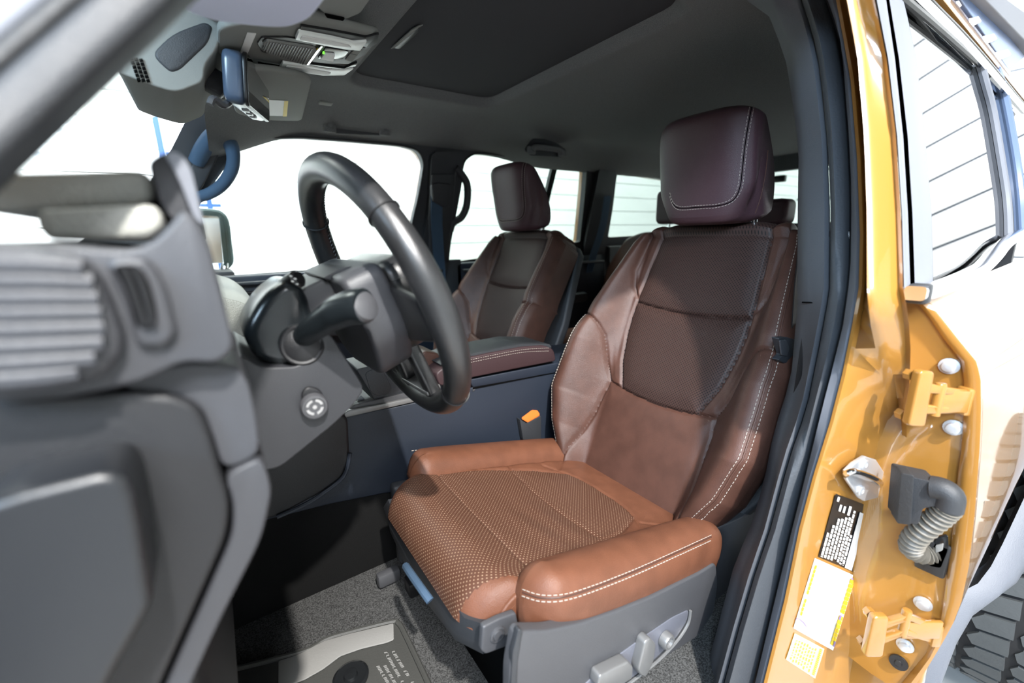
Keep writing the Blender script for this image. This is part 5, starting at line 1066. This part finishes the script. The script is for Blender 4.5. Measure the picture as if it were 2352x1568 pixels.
op('roof_switch', [(744, 108), (768, 110), (764, 126), (734, 120)], 0.0082, 0.004, M['white'], 0.001, label='white rocker switch')
op('green_lamp', [(740, 106), (744, 106), (743, 110), (739, 110)], 0.0082, 0.002, mat('green_lamp', (0.1, 0.6, 0.05), 0.4, emit=(0.2, 1.0, 0.05, 1.0)), 0.0003, r=0.0005)
for P in ([(722, 106), (729, 100), (727, 106), (720, 112)], [(716, 114), (721, 111), (719, 118), (714, 120)]): op('amber_mark', P, 0.0062, 0.001, M['yellow'], 0.0003, r=0.0005)
for P in ([(804, 112), (816, 102), (832, 104), (822, 116)], [(792, 128), (802, 114), (820, 117), (808, 132)]): op('console_button', P, 0.0062, 0.002, M['headgrey'], 0.0008)
op('lower_shadow_rim', [(704, 136), (790, 148), (820, 134), (816, 144), (790, 150), (750, 148), (704, 140)], 0.004, 0.004, M['gloss'])
op('ticket_strip', [(567, 70), (588, 72), (566, 124), (550, 118)], 0.0022, 0.001, M['white'], 0.0003, r=0.002, label='pale pink white strip')
op('card_slot', [(592, 146), (600, 148), (692, 162), (698, 170), (690, 177), (600, 160)], -0.004, 0.003, M['void'], 0.001, r=0.006, label='black slot at the console edge')

prism('console_pocket', roundpoly([onp(*p, OP, ON) for p in [(700, -30), (860, -40), (826, 10), (792, 24), (748, 14)]], 0.006), (0, 0, -0.012), M['headgrey'], oc_, bev=0.004)
prism('pocket_slot', roundpoly([onp(*p, OP, ON) - np.array([0, 0, 0.0125]) for p in [(742, 6), (790, 18), (786, 24), (748, 16)]], 0.003), (0, 0, -0.002), M['void'], oc_, bev=0.0006)
# rear view mirror
rm = thing('rear_view_mirror', 'rear view mirror hanging from the windscreen, its blue lit end towards the door', 'mirror', at(545, 170, Y=0.90))
A = at(538, 172, Y=0.87); B = at(597, 238, Y=1.09); l_ = B - A; ln_ = np.linalg.norm(l_); l_ /= ln_
upm = np.array([0.12, 0.0, 1.0]); upm -= l_ * upm.dot(l_); upm /= np.linalg.norm(upm); tm = np.cross(upm, l_)
if tm[0] < 0: tm = -tm
hx_ = roundpoly([(A + B) / 2 + l_ * a * ln_ / 2 + upm * b for a, b in ((-1.0, -0.040), (1.0, -0.034), (1.0, 0.034), (-1.0, 0.040))], 0.02)
prism('mirror_housing', [p - tm * 0.018 for p in hx_], tuple(tm * 0.030), mat('blue_lit_mirror_shell', (0.06, 0.085, 0.13), 0.25), rm, bev=0.009, seg=4)  # blue window light put into the shell's colour
prism('mirror_rim', [p + tm * 0.011 for p in hx_], tuple(tm * 0.006), M['black'], rm, bev=0.002)
mcen = (A + B) / 2
prism('mirror_pane', [mcen + (p - mcen) * 0.95 + tm * 0.0165 for p in hx_], tuple(tm * 0.0012), M['mirror'], rm, bev=0)
for a in (-0.35, -0.1, 0.15): box('mirror_button', mcen + l_ * a * ln_ * 0.6 - upm * 0.0385 + tm * 0.002, (0.018, 0.010, 0.006), M['silver'], rm, ax=[l_, tm, upm], bev=0.0015)
tube('mirror_tab', cr([mcen - l_ * 0.08 - upm * 0.03 - tm * 0.01, mcen - l_ * 0.10 - upm * 0.045 - tm * 0.02, mcen - l_ * 0.115 - upm * 0.040 - tm * 0.03, mcen - l_ * 0.12 - upm * 0.05 - tm * 0.034], 4), 0.0055, M['trimgrey'], rm, n=8)
sa = at(446, 160, Y=0.97); sb2 = at(520, 205, Y=0.97); d_ = sb2 - sa
box('mirror_arm', (sa + sb2) / 2, (np.linalg.norm(d_), 0.040, 0.026), M['trim'], rm, ax=[d_ / np.linalg.norm(d_), np.cross([0, 1, 0], d_ / np.linalg.norm(d_)) * 1.0, np.array([0, 1.0, 0])], bev=0.006)
cv = thing('camera_cover', 'grey camera cover with slotted vent behind the rear view mirror', 'cover', at(400, 140, Y=0.95))
prism('cover_shell', roundpoly(L([(258, 160), (300, 110), (370, 30), (450, -30), (530, -30), (500, 110), (470, 150), (468, 188), (404, 213), (330, 190)], Y=0.87), 0.012), (0, 0.22, 0), M['headgrey'], cv, bev=0.012, seg=4)
prism('cover_shade', roundpoly(L([(345, 125), (395, 75), (470, 48), (490, 60), (480, 98), (415, 160), (392, 168)], Y=0.868), 0.02), (0, 0.01, 0), M['trim'], cv, bev=0.006)  # dark plate stands in for shade in the cover's recessed part
for i in range(3):
    for j in range(6):
        x = 297 + i * 11 + j * 3.2; y = 132 + j * 9.5 + i * 1.5
        prism('vent_slot', L([(x, y), (x + 8, y - 1), (x + 10, y + 5), (x + 2, y + 6)], Y=0.8675), (0, 0.008, 0), M['void'], cv, bev=0)
# passenger side door mirror outside
pm = thing('door_mirror', 'dark green grey door mirror outside the passenger window', 'mirror', at(510, 600, Y=1.98))
tube('mirror_frame', cr(L([(430, 486), (490, 488), (508, 494), (518, 512), (524, 560), (528, 598), (518, 612)], Y=1.98), 5), 0.013, M['teal'], pm, n=10)
prism('mirror_frame_side', roundpoly(L([(503, 496), (516, 498), (528, 598), (524, 604), (514, 606)], Y=1.97), 0.006), (0.0, 0.05, 0), M['teal'], pm, bev=0.003)
prism('mirror_back', L([(440, 490), (504, 496), (514, 604), (440, 604)], Y=1.995), (-0.05, 0.02, 0), M['white'], pm, bev=0.003)
for x in (508, 519): tube('mirror_foot', L([(x + 4, 604), (x, 622)], Y=1.97), 0.005, M['chrome'], pm, n=8)
box('mirror_mount', at(500, 630, Y=1.90), (0.10, 0.16, 0.03), M['trim'], pm, bev=0.01)

# ------------------------------------------------------------------ floor mat
fm = thing('floor_mat', 'grey rubber floor mat with embossed lettering and pale heel strip before the seat', 'floor mat', at(830, 1500, Z=0.2))
mo = [(250, 1612), (417, 1566), (700, 1494), (745, 1469), (790, 1454), (898, 1427), (916, 1430), (930, 1452), (985, 1568), (1030, 1670), (1060, 1750), (250, 1750)]
prism('mat_base', roundpoly(L(mo, Z=0.2005), 0.01), (0, 0, 0.006), M['mat'], fm, bev=0.002)
tube('mat_rim', cr(L([(417, 1566), (560, 1531), (700, 1495), (745, 1470), (790, 1455), (898, 1428), (914, 1431), (928, 1452), (983, 1568), (1030, 1670)], Z=0.208), 4), 0.005, M['mat'], fm, n=8)
prism('heel_strip', roundpoly(L([(683, 1506), (702, 1497), (745, 1474), (800, 1458), (904, 1433), (905, 1470), (888, 1477), (830, 1491), (782, 1508), (742, 1538), (700, 1562), (678, 1570), (640, 1575), (640, 1520)], Z=0.209), 0.003), (0, 0, 0.003), M['matlight'], fm, bev=0.001, label='pale worn heel strip')
bz = at(806, 1556, Z=0.208); lathe('mat_clip', bz, (0, 0, 1), [(0.0001, 0), (0.030, 0), (0.030, 0.003), (0.026, 0.005), (0.020, 0.004), (0.012, 0.004), (0.010, 0.009), (0.0001, 0.010)], M['gloss'], fm, 30, label='round black mat clip')
V = []; F = []
def glyph(px, py, dx, dy, wx, wy):
    q = L([(px, py), (px + dx, py + dy), (px + dx + wx, py + dy + wy), (px + wx, py + wy)], Z=0.2085); k = len(V)
    for z in (0, 0.0012): V.extend([p + np.array([0, 0, z]) for p in q])
    F.extend([(k, k + 1, k + 2, k + 3), (k + 4, k + 5, k + 6, k + 7)] + [(k + i, k + (i + 1) % 4, k + 4 + (i + 1) % 4, k + 4 + i) for i in range(4)])
for (x0, y0, x1, y1) in ((899, 1497, 950, 1580), (882, 1499, 930, 1585), (880, 1530, 915, 1590), (864, 1531, 900, 1590)):
    n = int((y1 - y0) / 6.2)
    for i in range(n):
        if rnd.random() < 0.14: continue
        f = i / n; x = x0 + (x1 - x0) * f; y = y0 + (y1 - y0) * f
        glyph(x, y, 7.5, -2.0, 0.9, 1.5)
        r_ = rnd.random()
        if r_ < 0.4: glyph(x, y, 1.0, -0.3, 2.4, 4.2)
        elif r_ < 0.7: glyph(x + 6.5, y - 1.8, 1.0, -0.3, 2.4, 4.2)
        if r_ > 0.5: glyph(x + 2.5, y + 3, 6.5, -1.8, 0.9, 1.5)
mk('embossed_lettering', V, F, M['matlight'], fm, smooth=False, kind='stuff', label='rows of pale embossed lettering')
